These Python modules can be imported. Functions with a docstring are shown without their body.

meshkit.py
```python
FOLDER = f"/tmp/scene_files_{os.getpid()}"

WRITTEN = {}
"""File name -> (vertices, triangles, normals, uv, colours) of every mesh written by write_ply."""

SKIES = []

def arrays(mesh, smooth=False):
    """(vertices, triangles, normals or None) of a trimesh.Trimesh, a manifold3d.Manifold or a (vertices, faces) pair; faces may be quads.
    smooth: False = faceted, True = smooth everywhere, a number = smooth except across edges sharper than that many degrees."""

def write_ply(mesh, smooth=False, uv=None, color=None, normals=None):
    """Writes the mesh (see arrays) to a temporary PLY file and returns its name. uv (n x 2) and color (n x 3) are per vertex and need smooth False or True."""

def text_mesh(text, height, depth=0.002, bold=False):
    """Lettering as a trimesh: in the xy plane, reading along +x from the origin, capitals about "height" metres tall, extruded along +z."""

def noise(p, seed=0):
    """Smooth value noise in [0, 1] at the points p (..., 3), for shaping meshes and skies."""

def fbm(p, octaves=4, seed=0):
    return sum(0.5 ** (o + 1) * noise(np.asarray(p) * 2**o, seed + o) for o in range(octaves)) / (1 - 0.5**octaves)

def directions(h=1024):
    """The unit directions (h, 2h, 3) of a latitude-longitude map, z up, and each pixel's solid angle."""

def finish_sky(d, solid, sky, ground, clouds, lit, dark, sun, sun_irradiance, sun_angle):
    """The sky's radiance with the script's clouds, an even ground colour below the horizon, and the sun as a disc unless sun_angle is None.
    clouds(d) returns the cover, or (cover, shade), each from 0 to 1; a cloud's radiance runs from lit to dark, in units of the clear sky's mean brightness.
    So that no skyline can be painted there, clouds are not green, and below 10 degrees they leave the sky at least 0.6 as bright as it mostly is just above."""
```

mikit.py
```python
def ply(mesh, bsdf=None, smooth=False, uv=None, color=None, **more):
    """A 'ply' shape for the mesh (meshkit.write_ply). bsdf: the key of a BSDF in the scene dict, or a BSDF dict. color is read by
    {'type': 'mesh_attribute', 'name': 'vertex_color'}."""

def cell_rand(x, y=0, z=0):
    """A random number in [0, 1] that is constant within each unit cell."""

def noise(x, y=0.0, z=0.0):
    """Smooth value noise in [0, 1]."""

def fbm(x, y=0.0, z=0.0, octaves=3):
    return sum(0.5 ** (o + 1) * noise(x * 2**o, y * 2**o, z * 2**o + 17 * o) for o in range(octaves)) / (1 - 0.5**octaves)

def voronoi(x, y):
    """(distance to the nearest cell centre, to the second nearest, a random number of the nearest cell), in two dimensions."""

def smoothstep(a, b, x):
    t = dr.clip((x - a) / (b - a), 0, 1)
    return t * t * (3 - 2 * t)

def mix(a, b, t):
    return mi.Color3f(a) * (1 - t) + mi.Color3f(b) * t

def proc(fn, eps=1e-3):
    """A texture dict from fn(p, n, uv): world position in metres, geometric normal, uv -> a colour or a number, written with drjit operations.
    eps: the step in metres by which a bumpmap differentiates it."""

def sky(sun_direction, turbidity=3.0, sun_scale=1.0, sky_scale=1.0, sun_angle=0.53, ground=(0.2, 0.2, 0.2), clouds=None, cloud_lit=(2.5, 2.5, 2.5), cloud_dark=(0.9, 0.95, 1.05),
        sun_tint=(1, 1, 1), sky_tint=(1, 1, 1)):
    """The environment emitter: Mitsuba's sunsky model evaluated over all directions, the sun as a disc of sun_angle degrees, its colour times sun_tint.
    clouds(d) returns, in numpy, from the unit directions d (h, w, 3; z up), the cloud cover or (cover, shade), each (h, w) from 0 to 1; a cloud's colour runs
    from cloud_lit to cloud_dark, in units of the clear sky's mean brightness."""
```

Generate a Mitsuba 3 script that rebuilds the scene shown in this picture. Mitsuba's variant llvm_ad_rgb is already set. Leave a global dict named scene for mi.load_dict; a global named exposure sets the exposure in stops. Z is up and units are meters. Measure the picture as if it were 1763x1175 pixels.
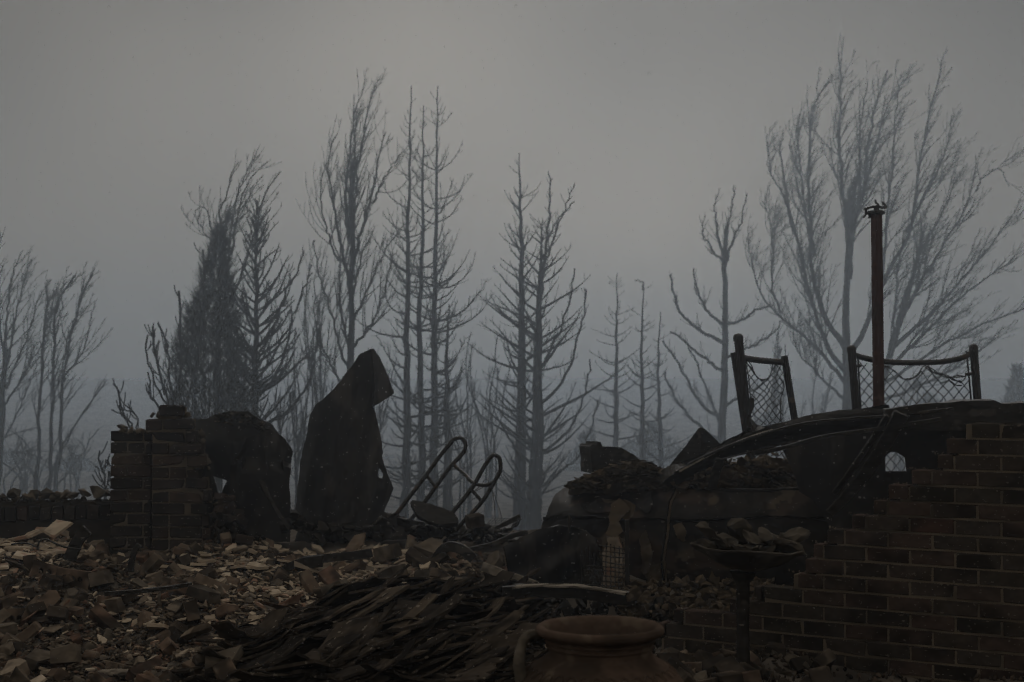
import math, random
import numpy as np
import trimesh
import shapely
from shapely.geometry import Polygon, LineString
from scipy.interpolate import LinearNDInterpolator, NearestNDInterpolator
import drjit as dr
import mitsuba as mi
import mikit, meshkit
from mikit import proc, fbm, noise, voronoi, smoothstep, mix, cell_rand

T = mi.ScalarTransform4f
rng = np.random.default_rng(11)
scene, labels = {}, {}

# ------------------------------------------------------------------ camera, sky, exposure
F, CX, HY, EYE = 2600.0, 881.5, 650.0, 1.65
PITCH_UP = (HY - 587.5) / F                          # the camera looks up a little
# focal length and horizon measured on the 1763 x 1175 photograph
exposure = 1.38
scene['camera'] = {
    'type': 'thinlens', 'fov': math.degrees(2 * math.atan(881.5 / F)), 'fov_axis': 'x',
    'to_world': T().look_at(origin=[0, 0, EYE], target=[0, 1, EYE + PITCH_UP], up=[0, 0, 1]),
    'aperture_radius': 0.006, 'focus_distance': 9.2, 'near_clip': 0.05, 'far_clip': 800.0,
    'medium': {'type': 'ref', 'id': 'haze_air'}}


def smoke_cover(d):
    """Overcast of smoke: brighter overhead than at the horizon, in soft banks that also imitate lens falloff at the frame corners."""
    el = np.arcsin(np.clip(d[..., 2], -1, 1))
    n = meshkit.fbm(np.stack([d[..., 0], d[..., 1], d[..., 2] * 1.15], -1) * 3.4 + 3.7, 2, seed=1209)  # seed picked for a bright middle and lens-like dark frame corners
    lum = (1 + 1.1 * np.sin(el)) * np.clip(n - 0.10, 0.12, 1) * 1.40
    return np.ones_like(el), np.clip(1 - (lum - 0.10) / 1.9, 0, 1)


scene['sky'] = mikit.sky((0.03, 0.82, 0.56), turbidity=3.0, sun_scale=0.17, sun_angle=30, sun_tint=(0.80, 0.97, 1.36), clouds=smoke_cover,
                         cloud_lit=(2.80, 2.46, 2.00), cloud_dark=(0.10, 0.09, 0.08), ground=(0.12, 0.115, 0.11))

HAZE = 0.0135
# smoke: thin round the camera, thicker beyond the ruin, lying thickest low over the burnt field
hx0, hx1, hy0, hy1, hz0, hz1 = -112.0, 112.0, -18.0, 190.0, -5.5, 11.6
_y = (np.arange(208) + 0.5) / 208 * (hy1 - hy0) + hy0
_z = (np.arange(38) + 0.5) / 38 * (hz1 - hz0) + hz0
_up = lambda a, b, v: np.clip((v - a) / (b - a), 0, 1) ** 2 * (3 - 2 * np.clip((v - a) / (b - a), 0, 1))
_x = (np.arange(64) + 0.5) / 64 * (hx1 - hx0) + hx0
_n = meshkit.fbm(np.stack(np.broadcast_arrays(_x[None, None, :] / 7, _y[None, :, None] / 9, _z[:, None, None] / 3.2), -1), 3, 21)
_s = (0.10 + 0.90 * _up(3.5, 9.5, _y) - 0.55 * _up(42, 70, _y))[None, :, None] * (0.8 + 0.4 * _n) \
    + 1.2 * _up(17, 40, _y)[None, :, None] * np.exp(-np.maximum(_z + 1.5, 0) / 1.8)[:, None, None] * (0.25 + 1.5 * _n) \
    + 0.75 * _up(50, 85, _y)[None, :, None] * np.exp(-np.maximum(_z + 1.5, 0) / 5.0)[:, None, None] * (0.6 + 0.8 * _n)
scene['haze_air'] = {'type': 'heterogeneous', 'albedo': {'type': 'constvolume', 'value': {'type': 'rgb', 'value': [0.745, 0.855, 0.98]}},
                     'sigma_t': {'type': 'gridvolume', 'grid': mi.VolumeGrid(np.ascontiguousarray(_s, np.float32)), 'filter_type': 'trilinear', 'wrap_mode': 'clamp',
                                 'to_world': T().translate([hx0, hy0, hz0]).scale([hx1 - hx0, hy1 - hy0, hz1 - hz0])},
                     'scale': HAZE, 'phase': {'type': 'hg', 'g': 0.72}}


# ------------------------------------------------------------------ helpers
def P(px, py, d):
    """World point at distance d (metres along the view) of a photograph pixel."""
    u, v = (px - CX) / F, (587.5 - py) / F
    c = 1 / math.sqrt(1 + PITCH_UP ** 2)
    y = c * (1 - v * PITCH_UP)
    return np.stack(np.broadcast_arrays(u / y * d, d, EYE + c * (PITCH_UP + v) / y * d), -1)


def numbered(key):
    if key not in scene and key not in labels:
        return key
    i = 1
    while f'{key}_{i:03d}' in scene or f'{key}_{i:03d}' in labels:
        i += 1
    return f'{key}_{i:03d}'


counter = {}


def fresh(key):
    n = counter.get(key, -1) + 1
    counter[key] = n
    return key if n == 0 else f'{key}_{n:03d}'


def thing(name, label, cat=None, group=None, kind=None):
    key = fresh(name)
    labels[key] = {'label': label}
    if cat: labels[key]['category'] = cat
    if group: labels[key]['group'] = group
    if kind: labels[key]['kind'] = kind
    return key


def put(key, mesh, bsdf, smooth=False, uv=None):
    scene[key] = mikit.ply(mesh, bsdf, smooth=smooth, uv=uv)
    return key


def part(parent, name, mesh, bsdf, smooth=False, tint=None, label=None, kind=None):
    key = fresh(parent + '__' + name)
    v, f = (np.asarray(mesh.vertices), np.asarray(mesh.faces)) if hasattr(mesh, 'vertices') else mesh
    uv = None if tint is None else np.tile(np.asarray(tint, float), (len(v), 1))
    put(key, (v, f), bsdf, smooth=smooth if uv is None else (smooth is True), uv=uv)
    if label or kind:
        labels[key] = {k: x for k, x in (('label', label), ('kind', kind)) if x}
    return key


def tri(f):
    f = np.asarray(f)
    return np.vstack([f[:, [0, 1, 2]], f[:, [0, 2, 3]]]) if f.shape[1] == 4 else f


def join(meshes):
    vs, fs, a = [], [], 0
    for m in meshes:
        v, f = (m.vertices, m.faces) if hasattr(m, 'vertices') else m
        f = tri(f)
        vs.append(v); fs.append(f + a); a += len(v)
    return np.vstack(vs), np.vstack(fs)


def tube(pts, rad, sides=6, caps=True):
    p = np.asarray(pts, float)
    n = len(p)
    rad = np.broadcast_to(np.asarray(rad, float), (n,))
    t = np.gradient(p, axis=0)
    t /= np.linalg.norm(t, axis=1, keepdims=True) + 1e-12
    ref = np.array([0, 1.0, 0]) if abs(t[0][1]) < 0.8 else np.array([1.0, 0, 0])
    a = np.cross(t, ref); a /= np.linalg.norm(a, axis=1, keepdims=True) + 1e-12
    b = np.cross(t, a)
    ang = np.arange(sides) * 2 * np.pi / sides
    v = p[:, None] + rad[:, None, None] * (np.cos(ang)[None, :, None] * a[:, None] + np.sin(ang)[None, :, None] * b[:, None])
    v = v.reshape(-1, 3)
    i, j = np.meshgrid(np.arange(n - 1), np.arange(sides), indexing='ij')
    k = (j + 1) % sides
    q = np.stack([i * sides + j, (i + 1) * sides + j, (i + 1) * sides + k, i * sides + k], -1).reshape(-1, 4)
    f = tri(q)
    if caps:
        v = np.vstack([v, p[:1], p[-1:]])
        jj = np.arange(sides); kk = (jj + 1) % sides
        f = np.vstack([f, np.stack([np.full(sides, n * sides), jj, kk], 1), np.stack([np.full(sides, n * sides + 1), (n - 1) * sides + kk, (n - 1) * sides + jj], 1)])
    return v, f


def spline(pts, n):
    p = np.asarray(pts, float)
    if len(p) < 3:
        return p[0] + (p[-1] - p[0]) * np.linspace(0, 1, n)[:, None]
    s = np.concatenate([[0], np.cumsum(np.linalg.norm(np.diff(p, axis=0), axis=1))])
    from scipy.interpolate import PchipInterpolator
    return PchipInterpolator(s, p, axis=0)(np.linspace(0, s[-1], n))


def box(sx, sy, sz):
    return trimesh.creation.box((sx, sy, sz))


def rot(rx, ry, rz):
    return trimesh.transformations.euler_matrix(rx, ry, rz)[:3, :3]


def placed(v, R, c):
    return np.asarray(v) @ np.asarray(R).T + np.asarray(c)


def hull(pts):
    m = trimesh.convex.convex_hull(np.asarray(pts, float))
    return np.array(m.vertices), np.array(m.faces)


def unit_bricks(n, seed, cham=0.02, chip=0.5):
    """Brick shapes of size 1 x 1 x 1 with worn edges and a chipped corner or two."""
    r = np.random.default_rng(seed)
    out = []
    for _ in range(n):
        pts = []
        for s in np.ndindex(2, 2, 2):
            c = np.array(s) - 0.5
            k = cham * np.array([0.6, 1.2, 1.6]) * r.uniform(0.5, 1.7)
            if r.random() < 0.2 * chip:
                k = k * r.uniform(2, 5)
            for ax in range(3):
                q = c - np.sign(c) * k * (np.arange(3) != ax)
                pts.append(q * (1 - 0.004 * r.random(3)))
        out.append(hull(pts))
    return out


def chunks(n, seed, flat=1.0, pts=13):
    """Broken stones and fragments: hulls of a few random points, size about 1."""
    r = np.random.default_rng(seed)
    out = []
    for _ in range(n):
        p = r.normal(size=(pts, 3))
        p /= np.linalg.norm(p, axis=1, keepdims=True)
        p *= r.uniform(0.75, 1.0, (pts, 1)) * np.array([0.5, 0.5 * r.uniform(.6, 1), 0.5 * flat * r.uniform(.6, 1)])
        out.append(hull(p))
    return out


def plates(n, seed):
    """Broken flat pieces of plaster: irregular polygons with a thickness, size about 1, thickness 1."""
    r = np.random.default_rng(seed)
    out = []
    for _ in range(n):
        k = r.integers(4, 7)
        a = np.sort(r.uniform(0, 2 * np.pi, k)) if r.random() < .3 else np.arange(k) * 2 * np.pi / k + r.uniform(-.35, .35, k)
        rad = r.uniform(0.3, 0.55, k)
        p = np.stack([np.cos(a) * rad, np.sin(a) * rad * r.uniform(.5, 1)], 1)
        top = np.column_stack([p * r.uniform(.9, 1.0), np.full(k, .5) + r.uniform(-.15, .15, k)])
        bot = np.column_stack([p, np.full(k, -.5)])
        out.append(hull(np.vstack([top, bot])))
    return out


def sheet(outline, depth, thick, size=0.05, holes=(), fn=None):
    """A plate of real thickness whose front face fills an outline (pixels), standing at depth(px, py); fn moves points (v, px, py)."""
    poly = Polygon(outline, [h for h in holes])
    v2, f = trimesh.creation.triangulate_polygon(poly, engine='earcut')
    v3 = np.column_stack([v2, np.zeros(len(v2))])
    v3, f = trimesh.remesh.subdivide_to_size(v3, f, max_edge=size * F / 9.5, max_iter=12)
    m = trimesh.Trimesh(v3, f, process=False)
    m.merge_vertices()
    v3, f = np.array(m.vertices), np.array(m.faces)
    d = np.array([depth(x, y) for x, y in v3[:, :2]])
    front = P(v3[:, 0], v3[:, 1], d)
    if fn is not None:
        front = fn(front)
    n = len(front)
    e = np.sort(f[:, [0, 1, 1, 2, 2, 0]].reshape(-1, 2), axis=1)
    d_e = f[:, [0, 1, 1, 2, 2, 0]].reshape(-1, 2)
    uq, inv, cnt = np.unique(e, axis=0, return_inverse=True, return_counts=True)
    bd = d_e[cnt[inv.ravel()] == 1]
    # pixel y runs down: flip so that the front faces the camera
    nrm = np.cross(front[f[:, 1]] - front[f[:, 0]], front[f[:, 2]] - front[f[:, 0]]).sum(0)
    flip = nrm[1] > 0
    g = f[:, ::-1] if flip else f
    if flip: bd = bd[:, ::-1]
    mm = trimesh.Trimesh(front, g, process=False)
    back = front - mm.vertex_normals * thick
    sides = np.vstack([np.stack([bd[:, 1], bd[:, 0], bd[:, 0] + n], 1), np.stack([bd[:, 1], bd[:, 0] + n, bd[:, 1] + n], 1)])
    return np.vstack([front, back]), np.vstack([g, g[:, ::-1] + n, sides])


def lathe(profile, n=64):
    pr = np.asarray(profile, float)
    a = np.arange(n) * 2 * np.pi / n
    v = np.stack([pr[:, None, 0] * np.cos(a), pr[:, None, 0] * np.sin(a), np.broadcast_to(pr[:, None, 1], (len(pr), n))], -1).reshape(-1, 3)
    i, j = np.meshgrid(np.arange(len(pr) - 1), np.arange(n), indexing='ij')
    k = (j + 1) % n
    q = np.stack([i * n + j, i * n + k, (i + 1) * n + k, (i + 1) * n + j], -1).reshape(-1, 4)
    return v, tri(q)


def rough(v, amp, freq, seed=0):
    """Displaces points by smooth noise in all three directions."""
    v = np.asarray(v, float)
    o = np.stack([meshkit.fbm(v * freq + 31.7 * k, 3, seed + k) - 0.5 for k in range(3)], -1)
    return v + 2 * amp * o


# ------------------------------------------------------------------ materials
def diffuse(fn, bump=None, scale=0.004, two=True):
    b = {'type': 'diffuse', 'reflectance': proc(fn)}
    if bump:
        b = {'type': 'bumpmap', 'nested_texture': proc(bump), 'scale': scale, 'bsdf': b}
    return {'type': 'twosided', 'bsdf': b} if two else b


def princ(fn, rough_=0.6, metallic=0.0, bump=None, scale=0.003, spec=0.5):
    b = {'type': 'principled', 'base_color': proc(fn), 'roughness': rough_ if not callable(rough_) else proc(rough_), 'metallic': metallic, 'specular': spec}
    if bump:
        b = {'type': 'bumpmap', 'nested_texture': proc(bump), 'scale': scale, 'bsdf': b}
    return {'type': 'twosided', 'bsdf': b}


def f3(p, s, o=3, sh=0.0):
    return fbm(p.x * s + sh, p.y * s + 2.3 * sh, p.z * s - sh, o)


def m_wall_brick(p, n, uv):
    a = mix((0.070, 0.052, 0.046), (0.054, 0.047, 0.043), smoothstep(0.2, 0.8, uv.x))
    a = mix(a, (0.080, 0.040, 0.031), smoothstep(0.9, 0.97, uv.y) * 0.6)
    a = mix(a, (0.048, 0.044, 0.038), smoothstep(0.6, 0.75, uv.y) * (1 - smoothstep(0.85, 0.9, uv.y)) * 0.8)
    a = a * (0.6 + 0.8 * f3(p, 34, 3, 3.0))
    a = mix(a, (0.018, 0.017, 0.017), smoothstep(0.42, 0.7, f3(p, 5.5, 3, uv.x * 9)) * 0.75)
    return mix(a, (0.20, 0.18, 0.155), smoothstep(0.74, 0.8, f3(p, 75, 2)) * 0.55)


def b_grain(p, n, uv):
    return f3(p, 60, 3) + 0.6 * f3(p, 17, 2, 5.0)


scene['m_wall_brick'] = diffuse(m_wall_brick, b_grain, 0.006)


def m_mortar(p, n, uv):
    a = mix((0.11, 0.094, 0.076), (0.175, 0.15, 0.12), f3(p, 30))
    return mix(a, (0.035, 0.032, 0.029), smoothstep(0.45, 0.75, f3(p, 4, 3)) * 0.75)


scene['m_mortar'] = diffuse(m_mortar, b_grain, 0.006)


def m_pier_brick(p, n, uv):
    a = mix((0.058, 0.042, 0.036), (0.04, 0.036, 0.034), uv.x)
    a = mix(a, (0.10, 0.072, 0.054), smoothstep(0.8, 0.95, uv.y) * 0.7)
    a = a * (0.55 + 0.9 * f3(p, 30, 3, 3.0))
    a = mix(a, (0.024, 0.023, 0.023), smoothstep(0.4, 0.66, f3(p, 4.5, 3, 2.0 + uv.x * 3)) * 0.85)
    return mix(a, (0.25, 0.22, 0.18), smoothstep(0.72, 0.8, f3(p, 60, 2)) * 0.5)


scene['m_pier_brick'] = diffuse(m_pier_brick, b_grain, 0.007)


def m_rubble_brick(p, n, uv):
    a = mix((0.145, 0.103, 0.079), (0.140, 0.116, 0.092), uv.x)
    a = mix(a, (0.155, 0.080, 0.058), smoothstep(0.72, 0.9, uv.y) * 0.5)
    a = mix(a, (0.042, 0.039, 0.036), smoothstep(0.40, 0.15, uv.y) * 0.85)
    a = a * (0.6 + 0.8 * f3(p, 26, 3, 1.0))
    a = mix(a, (0.20, 0.17, 0.135), smoothstep(0.52, 0.72, f3(p, 14, 3, uv.x * 7)) * 0.5)      # mortar and ash stuck to it
    return mix(a, (0.024, 0.022, 0.021), smoothstep(0.44, 0.66, f3(p, 8, 3, 4 + uv.y * 5)) * 0.8)


scene['m_rubble_brick'] = diffuse(m_rubble_brick, b_grain, 0.009)


def m_plaster(p, n, uv):
    a = mix((0.50, 0.43, 0.34), (0.38, 0.32, 0.255), uv.x)
    a = mix(a, (0.20, 0.17, 0.14), smoothstep(0.4, 0.9, uv.y) * 0.85)
    a = a * (0.75 + 0.5 * f3(p, 20, 3))
    a = mix(a, (0.09, 0.08, 0.07), smoothstep(0.52, 0.75, f3(p, 9, 3, 1 + uv.x * 6)) * 0.75)
    return mix(a, (0.30, 0.13, 0.09), smoothstep(0.62, 0.75, f3(p, 12, 2, 6 + uv.y * 6)) * 0.45)


scene['m_plaster'] = diffuse(m_plaster, b_grain, 0.006)


def m_stone(p, n, uv):
    a = mix((0.155, 0.130, 0.104), (0.090, 0.083, 0.073), uv.x)
    a = mix(a, (0.24, 0.20, 0.16), smoothstep(0.75, 0.95, uv.y) * 0.8)
    a = a * (0.5 + 1.0 * f3(p, 28, 3))
    return mix(a, (0.035, 0.032, 0.03), smoothstep(0.45, 0.7, f3(p, 7, 3, 2 + uv.x * 8)) * 0.8)


scene['m_stone_low'] = diffuse(lambda p, n, uv: mix((0.062, 0.053, 0.043), (0.028, 0.026, 0.024), f3(p, 18, 3)), b_grain, 0.012)
scene['m_stone'] = diffuse(m_stone, b_grain, 0.010)


def m_ash(p, n, uv):
    a = mix((0.040, 0.034, 0.029), (0.105, 0.086, 0.067), f3(p, 9, 4))
    a = mix(a, (0.025, 0.024, 0.023), smoothstep(0.45, 0.6, f3(p, 2.3, 3, 8.0)))
    return mix(a, (0.20, 0.165, 0.125), smoothstep(0.60, 0.74, f3(p, 31, 2, 3.0)) * 0.6)


scene['m_ash'] = diffuse(m_ash, b_grain, 0.015)


def m_ground(p, n, uv):
    a = mix((0.085, 0.075, 0.066), (0.19, 0.175, 0.16), f3(p, 2.2, 4))
    return mix(a, (0.05, 0.046, 0.043), smoothstep(0.52, 0.66, f3(p, 5.3, 3, 8.0)) * 0.7)


scene['m_ground'] = diffuse(m_ground, b_grain, 0.015)


def m_char(p, n, uv):
    a = mix((0.009, 0.0085, 0.0085), (0.024, 0.021, 0.019), f3(p, 22, 3))
    cr = fbm(p.x * 14 + 1.1, p.y * 14, p.z * 60, 3)
    a = mix(a, (0.010, 0.010, 0.010), smoothstep(0.5, 0.65, cr) * 0.7)
    a = mix(a, (0.07, 0.061, 0.052), smoothstep(0.64, 0.76, f3(p, 11, 3, 4.0)) * 0.6)
    return mix(a, (0.20, 0.185, 0.165), smoothstep(0.79, 0.84, f3(p, 48, 2, 2.0)) * 0.6)


scene['m_char'] = princ(m_char, 0.62, 0.0, lambda p, n, uv: fbm(p.x * 14, p.y * 14, p.z * 60, 3) + f3(p, 40, 2), 0.008, 0.35)


def m_black_sheet(p, n, uv):
    a = mix((0.008, 0.008, 0.009), (0.017, 0.016, 0.017), f3(p, 4, 4))
    a = mix(a, (0.055, 0.048, 0.042), smoothstep(0.52, 0.72, fbm(p.x * 9 + 3, p.y * 9, p.z * 3.2, 4)) * 0.6)
    return mix(a, (0.30, 0.29, 0.28), smoothstep(0.79, 0.84, f3(p, 40, 2, 9.0)) * 0.6)


scene['m_black_sheet'] = princ(m_black_sheet, 0.55, 0.0, lambda p, n, uv: f3(p, 5, 3) + 0.25 * f3(p, 45, 2), 0.012, 0.35)


def m_rust_tank(p, n, uv):
    a = mix((0.018, 0.016, 0.016), (0.036, 0.029, 0.026), f3(p, 6, 3))
    a = mix(a, (0.075, 0.052, 0.039), smoothstep(0.46, 0.58, f3(p, 5.4, 4, 3.0)) * 0.75)
    a = mix(a, (0.12, 0.095, 0.066), smoothstep(0.62, 0.66, f3(p, 6.6, 4, 12.0)) * 0.8)
    a = mix(a, (0.012, 0.012, 0.013), smoothstep(0.46, 0.56, f3(p, 4.1, 4, 21.0)) * 0.85)
    return mix(a, (0.26, 0.235, 0.21), smoothstep(0.80, 0.85, f3(p, 38, 2, 9.0)) * 0.5)


scene['m_rust_tank'] = princ(m_rust_tank, 0.62, 0.0, lambda p, n, uv: f3(p, 6, 3) + 0.3 * f3(p, 50, 2), 0.010, 0.35)


def m_tan(p, n, uv):
    a = mix((0.145, 0.118, 0.086), (0.075, 0.061, 0.047), f3(p, 12, 3))
    return mix(a, (0.03, 0.026, 0.024), smoothstep(0.5, 0.68, f3(p, 6, 3, 2.0)) * 0.85)


scene['m_tan'] = diffuse(m_tan, b_grain, 0.004)


def m_pole(p, n, uv):
    a = mix((0.066, 0.031, 0.026), (0.042, 0.024, 0.022), fbm(p.x * 20, p.y * 20, p.z * 3.0, 3))
    a = mix(a, (0.10, 0.05, 0.034), smoothstep(0.6, 0.75, f3(p, 25, 2)) * 0.5)
    return mix(a, (0.022, 0.02, 0.02), smoothstep(0.55, 0.75, f3(p, 5, 3, 7.0)) * 0.6)


scene['m_pole'] = princ(m_pole, 0.7, 0.0, b_grain, 0.002, 0.3)


def m_black_metal(p, n, uv):
    a = mix((0.010, 0.010, 0.011), (0.022, 0.020, 0.019), f3(p, 25, 3))
    return mix(a, (0.085, 0.055, 0.038), smoothstep(0.64, 0.76, f3(p, 14, 3, 5.0)) * 0.6)


scene['m_black_metal'] = princ(m_black_metal, 0.5, 0.0, b_grain, 0.0015, 0.4)


def m_terracotta(p, n, uv):
    a = mix((0.108, 0.078, 0.063), (0.080, 0.062, 0.053), f3(p, 7, 3))
    a = a * (0.75 + 0.5 * f3(p, 60, 2))
    a = mix(a, (0.045, 0.037, 0.032), smoothstep(0.45, 0.66, f3(p, 5, 4, 3.0)) * 0.8)
    return mix(a, (0.15, 0.125, 0.10), smoothstep(0.58, 0.76, f3(p, 18, 3, 6.0)) * 0.55)


scene['m_terracotta'] = diffuse(m_terracotta, lambda p, n, uv: f3(p, 30, 3), 0.004)


def m_shingle(p, n, uv):
    a = mix((0.062, 0.052, 0.043), (0.034, 0.030, 0.027), uv.x)
    a = mix(a, (0.10, 0.083, 0.066), smoothstep(0.72, 0.95, uv.y) * 0.8)
    a = a * (0.5 + 1.0 * f3(p, 24, 3))
    a = mix(a, (0.016, 0.015, 0.015), smoothstep(0.48, 0.70, f3(p, 6, 3, uv.x * 6)) * 0.8)
    return mix(a, (0.30, 0.27, 0.235), smoothstep(0.72, 0.8, f3(p, 42, 2, 1.0)) * 0.5)


scene['m_shingle'] = diffuse(m_shingle, b_grain, 0.012)


def m_fibre(p, n, uv):
    a = mix((0.33, 0.30, 0.26), (0.22, 0.20, 0.175), f3(p, 26, 3))
    return mix(a, (0.075, 0.068, 0.06), smoothstep(0.48, 0.66, f3(p, 13, 3, 3.0)) * 0.8)


scene['m_fibre'] = diffuse(m_fibre, b_grain, 0.02)


def m_bark(p, n, uv):
    a = mix((0.011, 0.0105, 0.0105), (0.03, 0.027, 0.025), fbm(p.x * 9, p.y * 9, p.z * 2.5, 3))
    return mix(a, (0.065, 0.056, 0.05), smoothstep(0.64, 0.76, f3(p, 3.0, 3, 2.0)) * 0.5)


scene['m_bark'] = diffuse(m_bark)
def m_litter(p, n, uv):
    a = mix((0.115, 0.092, 0.068), (0.060, 0.050, 0.040), f3(p, 12, 3))
    a = mix(a, (0.022, 0.020, 0.019), smoothstep(0.5, 0.66, f3(p, 9, 3, 5.0)) * 0.8)
    return mix(a, (0.20, 0.165, 0.12), smoothstep(0.62, 0.74, f3(p, 26, 2, 3.0)) * 0.6)


scene['m_litter'] = diffuse(m_litter, b_grain, 0.02)
scene['m_flake'] = {'type': 'twosided', 'bsdf': {'type': 'diffuse', 'reflectance': {'type': 'rgb', 'value': [0.42, 0.415, 0.41]}}}

# ------------------------------------------------------------------ terrain
ctrl = []
for px, py, d in [
    (0, 1175, 7.2), (200, 1175, 7.2), (400, 1175, 7.0), (600, 1185, 6.6), (800, 1190, 6.6), (-250, 1175, 7.2), (-250, 1020, 8.4), (-250, 935, 9.2),
    (0, 1100, 7.7), (200, 1092, 7.8), (400, 1088, 7.7), (560, 1115, 7.3), (800, 1135, 7.0),
    (0, 1022, 8.4), (200, 1022, 8.4), (400, 1015, 8.3), (600, 1040, 7.9), (780, 1055, 7.8),
    (0, 945, 9.0), (80, 922, 9.15), (150, 940, 9.1), (230, 965, 9.2), (330, 972, 9.2), (420, 955, 9.2),
    (460, 928, 9.6), (560, 928, 9.8), (680, 932, 9.8), (800, 932, 9.7), (880, 928, 9.8), (930, 938, 9.6),
    (500, 990, 8.8), (650, 982, 8.8), (780, 985, 8.7), (880, 1000, 8.8),
    (890, 1100, 8.3), (1000, 1115, 8.3), (1100, 1112, 8.2), (1000, 1150, 7.4), (950, 1080, 8.9), (1150, 1085, 8.6),
    (1160, 1115, 7.9), (1240, 1140, 7.5), (1160, 1180, 6.8), (1300, 1190, 6.9), (1500, 1230, 6.6), (1763, 1260, 6.2), (2000, 1300, 6.0)]:
    ctrl.append(P(px, py + (24 if px < 940 and py < 1110 else 8 if px < 940 else 0), d))
for x in np.linspace(-6, 6, 9):
    ctrl += [np.array([x, 5.2, 0.12]), np.array([x, 3.0, 0.05]), np.array([x, -12.0, 0.0])]
    if x < 1.2:
        ctrl += [np.array([x, 10.4, 0.56]), np.array([x, 12.0, 0.42])]
    else:
        ctrl += [np.array([x, 9.0, 0.30]), np.array([x, 10.4, 0.38]), np.array([x, 12.0, 0.3])]
for x in np.linspace(-110, 110, 12):
    ctrl += [np.array([x, 18.0, -0.5]), np.array([x, 26.0, -1.35]), np.array([x, 34.0, -1.5]), np.array([x, 60.0, -1.4]), np.array([x, 110.0, -0.6]), np.array([x, 188.0, 1.5])]
    if abs(x) > 8:
        ctrl += [np.array([x, -14.0, 0.0]), np.array([x, 5.0, 0.1]), np.array([x, 10.0, 0.4])]
for x in (-110, 110):
    ctrl.append(np.array([x, -16.0, 0.0]))
ctrl = np.array(ctrl)
lin = LinearNDInterpolator(ctrl[:, :2] * [1, 1], ctrl[:, 2])
near = NearestNDInterpolator(ctrl[:, :2], ctrl[:, 2])


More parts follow.
